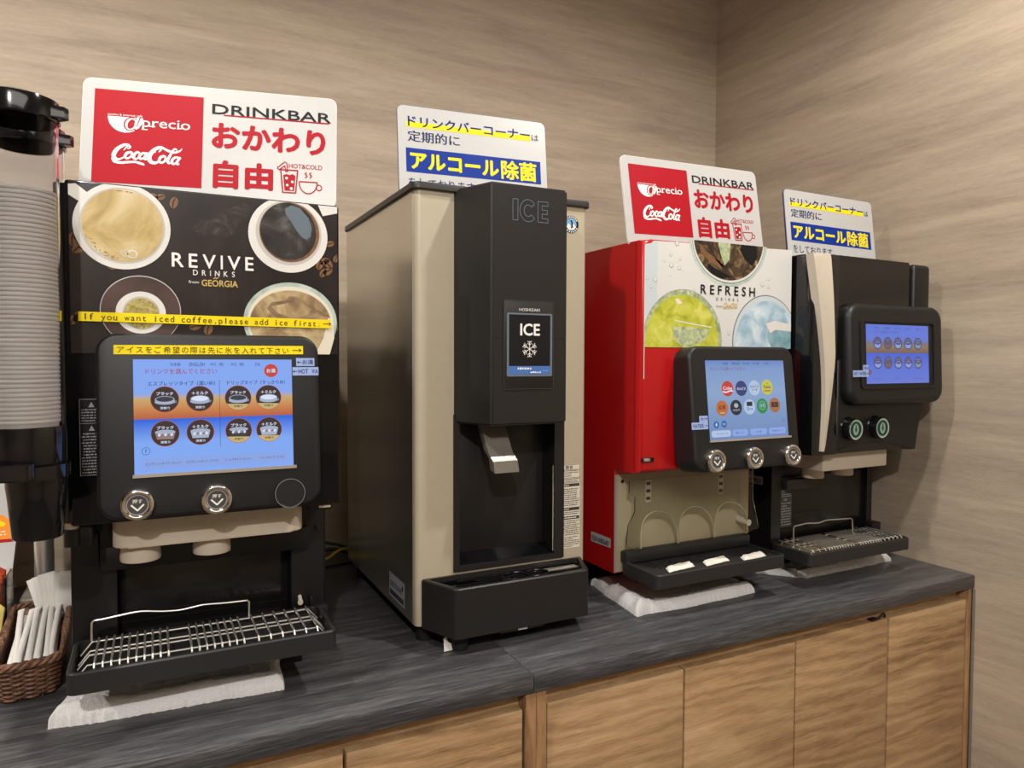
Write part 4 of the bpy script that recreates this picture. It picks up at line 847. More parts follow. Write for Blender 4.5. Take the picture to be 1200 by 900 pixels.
mb = MB(); mb.tube([(1.158, 1.172, 1.044), (1.158, 1.150, 1.043), (1.158, 1.138, 1.0425)], [.0075, .0085, .0070], 'beige_plastic', 20); part('knob', mb, sod)
T = top(0); a = rr(.8395, 1.050, 1.1755, 1.168, .010, 5); b = rr(.846, 1.0565, 1.169, 1.162, .007, 5)
mb = MB(); mb.tray_ring(T, a, rr(.8413, 1.0518, 1.1737, 1.1662, .0085, 5), b, .9660, .9925, .0018, 'charcoal_plastic'); mb.prism(T, rr(.8405, 1.051, 1.1745, 1.167, .009, 5), .9664, .9868, 'charcoal_plastic'); mb.box(.8395, 1.150, .988, 1.1755, 1.1715, 1.0125, 'charcoal_plastic', .004); mb.box(.852, 1.075, .955, 1.163, 1.168, .967, 'charcoal_plastic', .006)
tr = part('drip_tray', mb, sod)
for cx in (.915, 1.008, 1.100):
    mb = MB()
    for k in range(12):
        t = 2 * PI * k / 12
        for rad in (.014, .026, .036):
            x, y = cx + rad * math.cos(t + rad * 20), 1.118 + rad * .75 * math.sin(t + rad * 20)
            if 1.085 < y < 1.145: mb.box(x - .003, y - .0022, .9865, x + .003, y + .0022, .9885, 'charcoal_plastic', 0)
    part('grate_rosette', mb, tr)
mb = MB()
for x in [.86 + i * .0125 for i in range(25)]: mb.box(x - .0028, 1.0605, .9865, x + .0028, 1.0655, .9886, 'charcoal_plastic', 0)
part('grate_ribs', mb, tr)
FS = side(.8245)
ik = Ink(FS, .0004); ik.poly([(-1.254, 1.0135), (-1.182, 1.0155), (-1.182, 1.035), (-1.254, 1.0345)], 'label_clear'); lb = part('number_sticker', ik, sod); ik = Ink(FS, .0006); ik.text('E20-0082687', -1.249, 1.0175, -1.187, 1.0275, 'ink_black', 1, .02); part('sticker_print', ik, lb)
ik = Ink(FS, .0004); ik.poly(ell(-1.186, .979, .0032, .0032, 16), 'ink_darkgrey'); part('screw', ik, sod)
for x, y in ((.858, 1.345), (1.160, 1.345), (.858, 1.62), (1.160, 1.62)):
    mb = MB(); mb.lathe(Fr((x, y, .90), (1, 0, 0), (0, 1, 0), (0, 0, 1)), [(0, 0), (.014, 0), (.0145, .003), (.0145, .0665), (0, .0665)], 'dark_rubber', 20); part('foot', mb, sod)
# folded white pads on the tray
for i, (x, y, wd, wh) in enumerate(((.9235, 1.0865, .072, 'left'), (1.0165, 1.087, .068, 'middle'), (1.111, 1.0785, .070, 'right'))):
    bm = bmesh.new(); bmesh.ops.create_grid(bm, x_segments=14, y_segments=7, size=.5); rnd = random.Random(i)
    for v in bm.verts:
        sx, sy = v.co.x, v.co.y; ed = min(1, (0.5 - abs(sx)) * 9, (0.5 - abs(sy)) * 5)
        v.co = Vector((x + sx * wd + sy * .012, y + sy * .026 + sx * .010 + .003 * noise.noise((sx * 5, i, 1)), .9889 + .0050 * (max(ed, 0) ** .5) + .0022 * max(0, noise.noise((sx * 7, sy * 4, i * 3.1)))))
    mb = MB(); bm.verts.index_update(); n = len(bm.verts); es = [e for e in bm.edges if e.is_boundary]
    r_ = bmesh.ops.extrude_edge_only(bm, edges=es); nv = [g_ for g_ in r_['geom'] if isinstance(g_, bmesh.types.BMVert)]
    for v in nv: v.co.z = .9884
    bmesh.ops.contextual_create(bm, geom=[e for e in bm.edges if e.is_boundary])
    mb.addbm(bm, 'pad_white'); single('drip_pad', mb, ('%s one of three small folded white pads on the red machine\'s drip tray' % {'left': 'leftmost', 'middle': 'middle', 'right': 'rightmost'}[wh]), 'pad', (x, y, .9884), 'white pads on the drip tray', 60)

# ================================================================== black drink machine at the right wall
blk = thing('tea_machine', 'black drink machine by the right wall with pale curved stripe and green buttons', 'drink machine', (1.44, 1.40, .90))
mb = MB(); mb.prism(T, [(1.2585, 1.66), (1.2585, 1.17), (1.288, 1.17), (1.288, 1.182), (1.5865, 1.182), (1.5865, 1.17), (1.6055, 1.17), (1.6055, 1.66)], .955, 1.22, 'black_plastic', .001)
body = part('body', mb, blk)
mb = MB(); mb.prism(T, [(1.233, 1.65), (1.233, 1.12), (1.2285, 1.075), (1.240, 1.046), (1.275, 1.040), (1.3085, 1.041), (1.312, 1.048), (1.552, 1.048), (1.562, 1.056), (1.566, 1.085), (1.578, 1.098), (1.64, 1.098), (1.64, 1.65)], 1.196, 1.6225, 'black_gloss', .004); ub = part('upper_body', mb, blk)
mb = MB(); mb.box(1.577, 1.052, 1.290, 1.6375, 1.12, 1.6215, 'black_plastic', .010, 3); part('hinge_block', mb, blk)
mb = MB(); mb.prism(front(1.046), [(1.312, 1.40), (1.312, 1.199), (1.36, 1.209), (1.42, 1.2135), (1.49, 1.211), (1.54, 1.2005), (1.565, 1.191), (1.585, 1.1905), (1.602, 1.30), (1.602, 1.40)][::-1], -.06, .0035, 'black_plastic', .008, 3); part('lower_cover', mb, blk)
le = spline([(1.2185, 1.6195), (1.239, 1.52), (1.2535, 1.43), (1.2605, 1.36), (1.2620, 1.29), (1.2585, 1.205)], 6); re_ = spline([(1.2630, 1.205), (1.2805, 1.32), (1.2895, 1.399), (1.2885, 1.4385), (1.2820, 1.53), (1.271, 1.6215)], 6)
mb = MB(); mb.prism(front(1.032), le + re_, -.02, 0, 'beige_plastic', .002); part('curved_stripe', mb, blk, 'pale beige curved stripe')
B3 = tilted(1.020, 1.4115, 2.5)
mb = MB(); mb.rprism(B3, 1.3215, -.1105, 1.6440, .1105, .034, -.032, 0, 'black_housing', .014, 6); hs = part('screen_housing', mb, blk)
mb = MB(); a = rr(1.352, -.0755, 1.6075, .0755, .010, 5); b = rr(1.3575, -.0700, 1.6020, .0700, .008, 5); mb.frame_ring(B3, a, b, -.001, .003, 'black_housing'); part('screen_bezel', mb, hs)
tx0, tv0, tx1, tv1 = 1.3712, -.0642, 1.5850, .0650
s3 = screen(B3, tx0, tv0, tx1, tv1, 'screen_tea', hs)
ik = Ink(B3, .0009); S = Sc(ik, tx0, tv0, tx1, tv1)
for b, a, c in (('日本語', .12, .19), ('ENGLISH', .28, .37), ('中文（簡）', .44, .53), ('中文（繁）', .60, .69), ('한글', .80, .84)): S.text(b, a, .04, c, .075, 'ui_b_text', 2)
S.text('ドリンクを選んでください', .12, .10, .50, .15, 'ui_b_disc', 2)
for row, t in ((0, .315), (1, .645)):
    for col, m in enumerate(('ui_b_cup', 'ui_b_brown', 'ui_b_cup', 'ui_b_cup', 'ui_b_green')):
        a = .172 + col * .162; S.disc(a, t, .0140, 'ui_b_disc', 1); cx, cz = S.X(a), S.Y(t)
        ik.poly(ell(cx, cz - .0038, .0100, .0070, 24), m, 2); ik.text(('コーヒー', 'ココア', 'ラテ', 'ミルク', '緑茶')[col], cx - .0075, cz + .0055, cx + .0075, cz + .0088, 'ui_b_cup', 3)
        ik.poly(ell(cx, cz - .0008, .0085, .0025, 20), 'ui_b_disc' if col == 1 else 'ui_b_text', 3)
S.disc(.045, .805, .0058, 'ui_b_brown', 1)
for b, a, c in (('ホットドリンク', .09, .24), ('アイス', .43, .52), ('すべてのドリンク', .72, .89)): S.text(b, a, .905, c, .935, 'ui_b_text', 2)
part('screen_graphics', ik, s3)
ik = Ink(B3, .0034); ik.rect(1.356, -.0349, 1.3735, -.0235, 'ink_label'); ik.rect(1.3240, -.0490, 1.3745, -.0350, 'ink_label'); tg = part('hot_water_label', ik, hs, 'pale blue hot water label')
ik = Ink(B3, .0037); ik.text('お湯', 1.358, -.0330, 1.366, -.0265, 'ink_navy', 1); ik.arrow(1.367, 1.3725, -.030, .0018, 'ink_navy', 1, .0007); ik.mono('HOT WATER', 1.3265, 1.3655, -.0450, .0065, 'ink_navy', 1); ik.arrow(1.3665, 1.3735, -.042, .0018, 'ink_navy', 1, .0007); part('label_lettering', ik, tg)
for x in (1.3480, 1.4355):
    F3 = front(1.046)
    mb = MB(); mb.lathe(F3, [(.0275, -.004), (.0265, .004), (.0245, .006), (.0240, .022), (.0228, .0242), (.0218, .0242), (.0212, .0225), (.00005, .0225)], 'black_gloss', 40, x, 1.2490); pb = part('push_button', mb, blk)
    ik = Ink(F3, .0229); ik.poly(ell(x, 1.249, .0210, .0210, 36), 'led_green'); ik.poly(ell(x, 1.249, .0175, .0175, 36), 'ink_green', 1); ik.poly(ell(x, 1.249, .009, .0125, 30), 'led_green', 2); ik.ring(x, 1.249, .0215, .0215, .0012, 'ink_cupwhite', 3, 36)
    ik.poly([(x - .0016, 1.259), (x + .0016, 1.259), (x + .0026, 1.251), (x + .0045, 1.2495), (x, 1.2405), (x - .0045, 1.2495), (x - .0026, 1.251)], 'ink_darkgrey', 4); part('button_mark', ik, pb)
mb = MB(); mb.prism(T, rr(1.3040, 1.069, 1.5180, 1.20, .004, 4), 1.1545, 1.2105, 'beige_plastic', .0015, bevback=True); nc = part('nozzle_cover', mb, blk)
for x in (1.351, 1.450):
    mb = MB(); mb.lathe(Fr((x, 1.135, 1.129), (1, 0, 0), (0, 1, 0), (0, 0, 1)), [(.0230, .028), (.0240, .003), (.0232, 0), (.0215, 0), (.0205, .004), (.0205, .026)], 'beige_plastic', 36, close=True); part('nozzle', mb, nc)
mb = MB(); mb.box(1.288, 1.176, .965, 1.5865, 1.1835, 1.125, 'smoke_panel', .001); mb.box(1.296, 1.158, 1.098, 1.40, 1.183, 1.122, 'charcoal_plastic', .002); sp_ = part('splash_panel', mb, blk)
part('panel_seam', Ink(front(1.176), .0004).rect(1.30, 1.008, 1.585, 1.0092, 'ink_black'), sp_)
ik = Ink(front(1.170), .0006); FL = front(1.1755); ik = Ink(FL, .0006); ik.rect(1.2935, 1.0095, 1.3295, 1.1075, 'ink_darkgrey'); wl = part('warning_label', ik, blk)
ik = Ink(FL, .0009); ik.dashes(1.2955, 1.012, 1.3275, 1.068, 9, 'ink_grey', 1, .55, 31); ik.dashes(1.2955, 1.079, 1.3275, 1.097, 4, 'ink_grey', 1, .55, 32); ik.dashes(1.303, 1.0985, 1.320, 1.105, 1, 'ink_grey', 1, .7, 33); ik.dashes(1.303, 1.0695, 1.320, 1.0765, 1, 'ink_grey', 1, .7, 34); part('label_print', ik, wl)
mb = MB(); mb.box(1.583, 1.150, .974, 1.616, 1.18, .9955, 'black_plastic', .003); part('tray_bracket', mb, blk)
xs = [1.272 + i * .019 for i in range(3)] + [1.322 + i * .0088 for i in range(10)] + [1.424 + i * .0088 for i in range(9)] + [1.507 + i * .0150 for i in range(5)]
ct = wire_tray('drip_tray', 1.2510, 1.050, 1.5835, 1.168, .9555, .9825, blk, xs, (1.068, 1.100, 1.118, 1.150))
mb = MB(); mb.box(1.262, 1.062, .976, 1.50, 1.158, .9785, 'reflection_tan', .001); part('reflection_plate', mb, ct)  # added plate, its warm colour imitates the beige cover's reflection
g = [(1.2840, 1.128, .980), (1.2840, 1.128, 1.0205)] + spline([(1.287, 1.128, 1.0235), (1.305, 1.128, 1.0248), (1.327, 1.128, 1.0260), (1.350, 1.128, 1.0240), (1.3691, 1.128, 1.0236), (1.385, 1.128, 1.0260), (1.3976, 1.128, 1.0267), (1.440, 1.128, 1.0245), (1.4750, 1.128, 1.0225)], 4) + [(1.480, 1.128, 1.019), (1.4825, 1.128, .980)]
mb = MB(); mb.tube(g, .0015, 'rod_steel', 8); part('cup_guard', mb, ct)
FS3 = side(1.2585)
ik = Ink(FS3, .0004); ik.rect(-1.262, 1.108, -1.196, 1.127, 'label_clear'); lb = part('number_sticker', ik, blk); ik = Ink(FS3, .0006); ik.text('E20-0200553', -1.258, 1.1115, -1.200, 1.1215, 'ink_black', 1, .02); part('sticker_print', ik, lb)
for x, y in ((1.29, 1.24), (1.57, 1.24), (1.29, 1.62), (1.57, 1.62)):
    mb = MB(); mb.lathe(Fr((x, y, .90), (1, 0, 0), (0, 1, 0), (0, 0, 1)), [(0, 0), (.014, 0), (.0145, .003), (.0145, .056), (0, .056)], 'dark_rubber', 20); part('foot', mb, blk)

# ================================================================== folded towels
def towel(name, label, quad, th, amp, seed, rmod=.020, puck=0.0):
    N_, M_ = 150, 60; P0 = [Vector((x, y, 0)) for x, y in quad]; vs_ = []; fs = []
    def pos(s, t):
        a = P0[0].lerp(P0[1], s); b = P0[3].lerp(P0[2], s); return a.lerp(b, t)
    W_ = (P0[1] - P0[0]).length; L_ = (P0[3] - P0[0]).length
    for j in range(M_ + 1):
        for i in range(N_ + 1):
            s_, t_ = i / N_, j / M_
            s2, t2 = (0.5 - 0.5 * math.cos(PI * s_)) * .35 + s_ * .65, (0.5 - 0.5 * math.cos(PI * t_)) * .35 + t_ * .65
            p = pos(s2, t2); d = min(s2 * W_, (1 - s2) * W_, t2 * L_, (1 - t2) * L_)
            h = math.sqrt(max(0, 1 - (1 - min(d / rmod, 1)) ** 2)) ** .8
            w1 = noise.noise((p.x * 9, p.y * 14, seed)); w2 = noise.noise((p.x * 45, p.y * 45, seed + 5)); w3 = noise.noise((p.x * 170, p.y * 170, seed + 9))
            fr_ = t2 * L_; lf = s2 * W_; ridge = .0045 * math.exp(-((fr_ - .014) / .009) ** 2) + puck * .007 * math.exp(-((lf - .016) / .014) ** 2) * (.4 + .6 * math.sin(fr_ * 120 + 2 * w1))
            z = .9006 + h * (th - .004 + ridge + amp * w1 + .0016 * w2 + .0020 * w3)
            e = 1 - min(d / .012, 1)
            p = p + Vector((w1 * .006 + w3 * .0025, noise.noise((p.x * 11, 3, seed)) * .008 + w3 * .0025, 0)) * (0.35 + .65 * e)
            vs_.append((p.x, p.y, max(z, .9006)))
    for j in range(M_):
        for i in range(N_): k = j * (N_ + 1) + i; fs.append((k, k + 1, k + N_ + 2, k + N_ + 1))
    o = len(vs_); per = [i for i in range(N_ + 1)] + [(j + 1) * (N_ + 1) - 1 + (N_ + 1) * 0 for j in range(1, M_ + 1)] + [M_ * (N_ + 1) + i for i in range(N_ - 1, -1, -1)] + [j * (N_ + 1) for j in range(M_ - 1, 0, -1)]
    vs_ += [(vs_[i][0], vs_[i][1], .9003) for i in per]; n = len(per)
    for i in range(n): j = (i + 1) % n; fs.append((per[j], per[i], o + i, o + j))
    fs.append(tuple(range(o, o + n))[::-1])
    mb = MB(); mb.add(vs_, fs, 'towel_cloth'); c = sum(P0, Vector()) / 4
    single('folded_towel', mb, label, 'towel', (c.x, c.y, .9003), None, 80)
towel('t', 'white folded towel under the front of the coffee machine', [(-.136, 1.108), (.172, 1.092), (.181, 1.205), (-.112, 1.205)], .026, .007, 1, .026)
towel('t', 'white folded towel under the red drink machine, puckered at its left edge', [(.829, 1.098), (1.145, 1.100), (1.155, 1.295), (.858, 1.305)], .023, .006, 2, .022, 1.0)
towel('t', 'thin grey-white folded towel under the black machine by the right wall', [(1.322, 1.124), (1.628, 1.128), (1.615, 1.215), (1.250, 1.205)], .018, .004, 3, .018)
# ================================================================== counter-top signs
def signframe(o, yaw, lean, roll):
    ya, le, r = math.radians(yaw), math.radians(lean), math.radians(roll)
    n = Vector((math.sin(ya) * math.cos(le), -math.cos(ya) * math.cos(le), math.sin(le))); a = Vector((math.cos(ya), math.sin(ya), 0)); b = n.cross(a)
    return Fr(o, a * math.cos(r) + b * math.sin(r), -a * math.sin(r) + b * math.cos(r), n)
m_ = .001
def drink_sign(o, yaw, lean, roll, vb, label):
    f = signframe(o, yaw, lean, roll); base = f.P(-.179, vb)
    t = thing('drink_bar_sign', label, 'sign', (base.x, base.y, base.z), 'red and white drink bar signs')
    mb = MB(); mb.prism(f, rr(-.3575, vb, 0, .1715, .011, 5), -.005, 0, 'board_edge', .0006); mb.prism(f, rr(-.3570, vb + .0004, -.0005, .1710, .0107, 5), -.0002, .0002, 'board_white'); bd = part('board', mb, t)
    ik = Ink(f, .0005)
    ik.rect(-.3415, .0145, -.1938, .1553, 'ink_red', 0)
    # cafe logo: half bowl, italic a, serif letters
    ik.poly([(-.323 + .0235 * (1 - math.cos(u)) , .1150 - .0235 * math.sin(u)) for u in (PI * i / 24 for i in range(25))], 'ink_white', 1)
    ik.text('comics & internet cafe', -.3233, .1166, -.2770, .1196, 'ink_white', 1)
    ik.poly(ell(-.2925, .1048, .0092, .0108, 30, -.35), 'ink_red', 2); ik.stroke([(-.2815, .1165), (-.2862, .1040), (-.2850, .0975), (-.2812, .1000)], [.0056, .0060, .0052, .0030], 'ink_red', 2)
    o_, i_ = ell(-.2920, .1048, .0076, .0094, 30, -.35), ell(-.2915, .1048, .0046, .0076, 30, -.35)
    for i in range(30): ik.poly([o_[i], o_[(i + 1) % 30], i_[(i + 1) % 30], i_[i]], 'ink_white', 3.2)
    ik.stroke([(-.2822, .1160), (-.2860, .1040), (-.2848, .0985), (-.2808, .1006)], [.0030, .0034, .0028, .0012], 'ink_white', 3.4)
    ik.text('precio', -.2768, .0975, -.2115, .1160, 'ink_white', 3, .004)
    for x, y, l in ((-.2768, .0976, .0075), (-.2665, .1030, .0075), (-.2290, .1030, .0062)): ik.rect(x - .0008, y, x + l, y + .0013, 'ink_white', 3)
    script_logo(ik, -.3165, .0440, -.2210, .0745, 'ink_white', 2)
    ik.rect(-.1650, .1292, -.0110, .1312, 'ink_red', 1)
    ik.text('DRINKBAR', -.1815, .1312, -.0085, .1468, 'ink_black', 2, .022)
    ik.text('おかわり', -.1815, .0775, -.0165, .1180, 'ink_red', 1, .042)
    ik.text('自', -.1785, .0160, -.1425, .0600, 'ink_red', 1, .045); ik.text('由', -.1335, .0168, -.0928, .0590, 'ink_red', 1, .045)
    ik.text('HOT&COLD', -.0705, .0548, -.0212, .0620, 'ink_red', 1, .012)
    outline(ik, [(-.0822, .0515), (-.0575, .0515), (-.0600, .0160), (-.0788, .0160)], .0019, 'ink_red', 1)
    ik.poly([(-.0785, .0430), (-.0740, .0450), (-.0690, .0435), (-.0650, .0455), (-.0605, .0430), (-.0625, .0190), (-.0762, .0190)], 'ink_red', 1)
    for x, y, r in ((-.0735, .0385, .0020), (-.0650, .0330, .0020), (-.0725, .0275, .0019), (-.0665, .0225, .0021)): ik.poly(ell(x, y, r, r, 12), 'ink_white', 2)
    outline(ik, [(-.0872, .0540), (-.0765, .0640), (-.0735, .0625), (-.0720, .0490), (-.0752, .0490), (-.0762, .0580), (-.0845, .0510)], .0014, 'ink_red', 2)
    cup = [(-.0550, .0345), (-.0285, .0345)] + [(-.0418 + .0133 * math.cos(u), .0335 - .0175 * math.sin(u)) for u in (PI * i / 12 for i in range(1, 12))]
    outline(ik, cup, .0017, 'ink_red', 1); ik.ring(-.0258, .0262, .0048, .0052, .0016, 'ink_red', 1, 20)
    for x in (-.0450, -.0385): ik.stroke(spline([(x + .001, .0495), (x - .0014, .0470), (x + .0014, .0440), (x - .0012, .0405)], 4), .0017, 'ink_red', 1)
    part('printed_graphics', ik, bd)
def clean_sign(o, yaw, lean, roll, hgt, sc, label, edge):
    f = signframe(o, yaw, lean, roll)
    base = f.P(.15 * sc, -hgt * sc); t = thing('disinfection_sign', label, 'sign', (base.x, base.y, base.z), 'white and blue disinfection signs')
    X = lambda v: v * sc
    mb = MB(); mb.prism(f, rr(0, X(-hgt), X(.302), 0, X(.012), 5), -.0045, 0, edge, .0005); mb.prism(f, rr(.0006, X(-hgt) + .0006, X(.302) - .0006, -.0006, X(.0115), 5), -.0002, .0002, 'board_white'); bd = part('board', mb, t)
    ik = Ink(f, .0005)
    def R(a, b, c, d, m, l=0): ik.rect(X(a), X(b), X(c), X(d), m, l)
    def Tx(s, a, b, c, d, m, l=1, bo=0): ik.text(s, X(a), X(b), X(c), X(d), m, l, bo)
    R(.0160, -.0420, .2695, -.0315, 'ink_yellow'); Tx('ドリンクバーコーナー', .0200, -.0400, .2680, -.0195, 'ink_navy', 1, .022); Tx('は', .2715, -.0405, .2865, -.0275, 'ink_navy', 1)
    Tx('定期的に', .0190, -.0700, .1208, -.0480, 'ink_navy', 1, .018)
    R(.0148, -.1290, .2880, -.0825, 'ink_blue')
    Tx('アルコール', .0225, -.1225, .1990, -.0905, 'ink_yellow', 1, .045); Tx('除菌', .2035, -.1255, .2790, -.0865, 'ink_yellow', 1, .03)
    Tx('をしております。', .0100 + .008, -.1590, .1560, -.1395, 'ink_navy', 1, .004)
    R(.2350, -.1590, .2400, -.1540, 'ink_red', 1); R(.2410, -.1590, .2450, -.1535, 'ink_red', 1); ik.dashes(X(.250), X(-.159), X(.281), X(-.153), 1, 'ink_grey', 1, .7, 9)
    part('printed_graphics', ik, bd)
drink_sign((.255, 1.105, 1.634), -14, 8, -.5, -.0045, 'largest red and white drink bar sign on top of the coffee machine')
drink_sign((1.1795, 1.130, 1.637), .118, 8.1, 1.434, -.011, 'red and white drink bar sign on top of the red machine')
clean_sign((.414, 1.300, 1.876), -6, 7, 0, .1755, 1.0, 'white and blue disinfection sign standing on the ice dispenser, lowest line half hidden', 'board_edge_navy')
clean_sign((1.312, 1.200, 1.797), -3, 8.2, -1.46, .178, .948, 'white and blue disinfection sign behind the black machine, in the corner', 'board_edge_navy')

# ================================================================== cup dispenser at the left
cd = thing('cup_dispenser', 'black cup dispenser with two clear tubes full of white cups', 'cup dispenser', (-.19, 1.60, .90))
mb = MB(); mb.box(-.225, 1.545, .9005, -.150, 1.655, .957, 'steel_grey', .006); part('base', mb, cd)
mb = MB(); mb.lathe(Fr((-.190, 1.60, .955), (1, 0, 0), (0, 1, 0), (0, 0, 1)), [(.0165, 0), (.0165, .335), (0, .335)], 'rod_steel', 28); part('pole', mb, cd)
mb = MB(); mb.box(-.205, 1.02, 1.262, -.130, 1.62, 1.274, 'black_gloss', .004); part('arm', mb, cd)
TUBES = ((-.137, 1.000), (-.142, 1.120))
for x, y in TUBES:
    F = Fr((x, y, 0), (1, 0, 0), (0, 1, 0), (0, 0, 1))
    mb = MB(); mb.lathe(F, [(.0408, 1.275), (.0408, 1.690), (.0392, 1.690), (.0392, 1.275)], 'clear_tube', 56, close=True); tb = part('tube', mb, cd)
    mb = MB(); mb.lathe(F, [(.0001, 1.700), (.034, 1.700), (.0425, 1.6965), (.0435, 1.691), (.0435, 1.6745), (.0416, 1.6730), (.0412, 1.673), (.0408, 1.6905), (.0001, 1.6905)], 'black_gloss', 56)
    mb.prism(Fr((x, y, 1.682), (math.cos(-.35), math.sin(-.35), 0), (-math.sin(-.35), math.cos(-.35), 0), (0, 0, 1)), [(.041, -.011), (.054, -.004), (.055, .004), (.041, .011)], -.006, .008, 'black_gloss', .002)
    lidp = part('lid', mb, cd)
    mb = MB(); mb.lathe(F, [(.0425, 1.274), (.0438, 1.278), (.0438, 1.314), (.0425, 1.319), (.0412, 1.319), (.0410, 1.274)], 'black_gloss', 56, close=True); part('collar', mb, cd)
    mb = MB(); mb.prism(Fr((x, y, 1.259), (1, 0, 0), (0, 1, 0), (0, 0, 1)), ell(0, 0, .047, .047, 48), 0, .015, 'black_gloss', .003, bevback=True)
    mb.box(x + .030, y - .014, 1.262, x + .0465, y + .010, 1.272, 'black_gloss', .003); mb.prism(top(1.272), rr(x - .035, y - .054, x + .016, y - .036, .008, 5), -.010, .007, 'black_gloss', .003); part('bracket', mb, cd)
    mb = MB(); mb.lathe(F, [(.0315, 1.262), (.0315, 1.248), (.0300, 1.235), (.0262, 1.188), (.0248, 1.186), (.0236, 1.188), (.0280, 1.235), (.0295, 1.260)], 'black_gloss', 48, cu=.0125, close=True); part('cup_outlet', mb, cd)
CUPL = ('white paper cup in the tall stack inside the front clear tube', 'white paper cup in the stack inside the rear clear tube')
for ti, (x, y) in enumerate(TUBES):
    mb = MB(); mb.lathe(Fr((x, y, 1.325), (1, 0, 0), (0, 1, 0), (0, 0, 1)), [(.0362, -.0023), (.0374, -.0021), (.0380, -.0008), (.0380, .0008), (.0374, .0021), (.0364, .0019), (.0358, -.001), (.0300, -.062), (.0001, -.062), (.0001, -.0635), (.0305, -.0635)], 'cup_paper', 36, close=True)
    c0 = single('paper_cup', mb, CUPL[ti], 'cup', (x, y, 1.325), 'paper cups in the %s tube' % ('front', 'rear')[ti])
    for k in range(1, 52):
        c = c0.copy(); C.objects.link(c); c.location = (x, y, 1.325 + k * .0052)

# ------------------------------------------------------------------ wicker basket with straws and sachets
bk = thing('wicker_basket', 'small brown wicker basket on the worktop left of the coffee machine', 'basket', (-.172, 1.36, .9003))
def bpath(h, n=120, off=0.0):                                     # outline of the basket at height h 0..1
    fl, fr_, br_, bl = Vector((-.209, 1.196)), Vector((-.1255, 1.212)), Vector((-.1385, 1.475)), Vector((-.2235, 1.50))
    c = (fl + fr_ + br_ + bl) / 4; pts = rpoly([tuple(p) for p in (fl, fr_, br_, bl)], .030, 8)
    k = .86 + .14 * h; q_ = [Vector(p) for p in pts]; q_ = [c + Vector(((p - c).x * (k - .02 + .02 * h), (p - c).y * k)) for p in q_]
    L_ = [0]
    for i in range(len(q_)): L_.append(L_[-1] + (q_[(i + 1) % len(q_)] - q_[i]).length)
    out = []; j = 0
    for i in range(n):
        s = L_[-1] * i / n
        while L_[j + 1] < s: j += 1
        a, b = q_[j], q_[(j + 1) % len(q_)]; p = a.lerp(b, (s - L_[j]) / max(L_[j + 1] - L_[j], 1e-9)); d = (p - c).normalized(); out.append((p + d * off, d))
    return out
HB = .058
mb = MB(); lo, hi = bpath(0, 80, -.004), bpath(1, 80, -.004)
mb.add([(p.x, p.y, .9012) for p, d in lo] + [(p.x, p.y, .9003 + HB) for p, d in hi], [(i, (i + 1) % 80, 80 + (i + 1) % 80, 80 + i) for i in range(80)] + [tuple(range(80))], 'wicker'); part('lining', mb, bk)
mb = MB(); NST = 44
for r_ in range(15):
    h = (r_ + .5) / 15; z = .903 + h * HB * .96; P_ = bpath(h, NST * 4)
    mb.tube([(p.x + d.x * .0021 * math.cos(PI * i / 4 + PI * r_) , p.y + d.y * .0021 * math.cos(PI * i / 4 + PI * r_), z + .0004 * math.sin(i)) for i, (p, d) in enumerate(P_)], .0021, 'wicker', 5, closed=True)
part('weave', mb, bk)
mb = MB(); A0, A1 = bpath(0, NST), bpath(1, NST)
for (p, d), (p2, d2) in zip(A0, A1): mb.tube([(p.x, p.y, .9015), ((p.x + p2.x) / 2, (p.y + p2.y) / 2, .9015 + HB / 2), (p2.x, p2.y, .9015 + HB)], .0016, 'wicker', 5)
part('stakes', mb, bk)
mb = MB(); P_ = bpath(1.02, 360)
for ph in (0, 2 * PI / 3, 4 * PI / 3): mb.tube([(p.x + d.x * .0036 * math.cos(i * .35 + ph), p.y + d.y * .0036 * math.cos(i * .35 + ph), .9003 + HB + .0015 + .0036 * math.sin(i * .35 + ph)) for i, (p, d) in enumerate(P_)], .0032, 'wicker', 6, closed=True)
part('braided_rim', mb, bk)
rnd = random.Random(11)
mb = MB(); ring_n = 10
def straw_mesh():
    mb = MB(); path = [(0, -.112, .0), (0, -.108, .0004), (0, -.09, .0010), (0, 0, .0012), (0, .09, .0008), (0, .108, .0002), (0, .114, 0)]; vs_ = []; fs = []
    for i, (x, y, z) in enumerate(path):
        w_, h_ = (.0048, .0006) if i in (0, 6) else ((.0048, .0012) if i in (1, 5) else (.0044, .0036))
        vs_ += [(w_ * math.cos(2 * PI * k / ring_n), y, z + h_ * math.sin(2 * PI * k / ring_n)) for k in range(ring_n)]
    for i in range(len(path) - 1):
        for k in range(ring_n): fs.append((i * ring_n + k, i * ring_n + (k + 1) % ring_n, (i + 1) * ring_n + (k + 1) % ring_n, (i + 1) * ring_n + k))
    fs += [tuple(range(ring_n))[::-1], tuple(range(6 * ring_n, 7 * ring_n))]; mb.add(vs_, fs, 'straw_paper'); return mb
s0 = single('wrapped_straw', straw_mesh(), 'white paper-wrapped straw lying in the wicker basket', 'straw', (0, 0, 0), 'wrapped straws in the wicker basket', 60)
k = 0
for lay, n_ in ((0, 7), (1, 7), (2, 6)):
    for i in range(n_):
        o = s0 if k == 0 else s0.copy()
        if k: C.objects.link(o)
        o.location = (-.2010 + (i + .5) * .0575 / n_ * 1.0 + rnd.uniform(-.0012, .0012) + lay * .001, 1.335 + rnd.uniform(-.008, .012), .944 + lay * .0082 + rnd.uniform(0, .001))
        o.rotation_euler = (math.radians(3.0 + rnd.uniform(-.6, .6)), rnd.uniform(-.3, .3), math.radians(3.5 + rnd.uniform(-1.6, 1.6))); k += 1
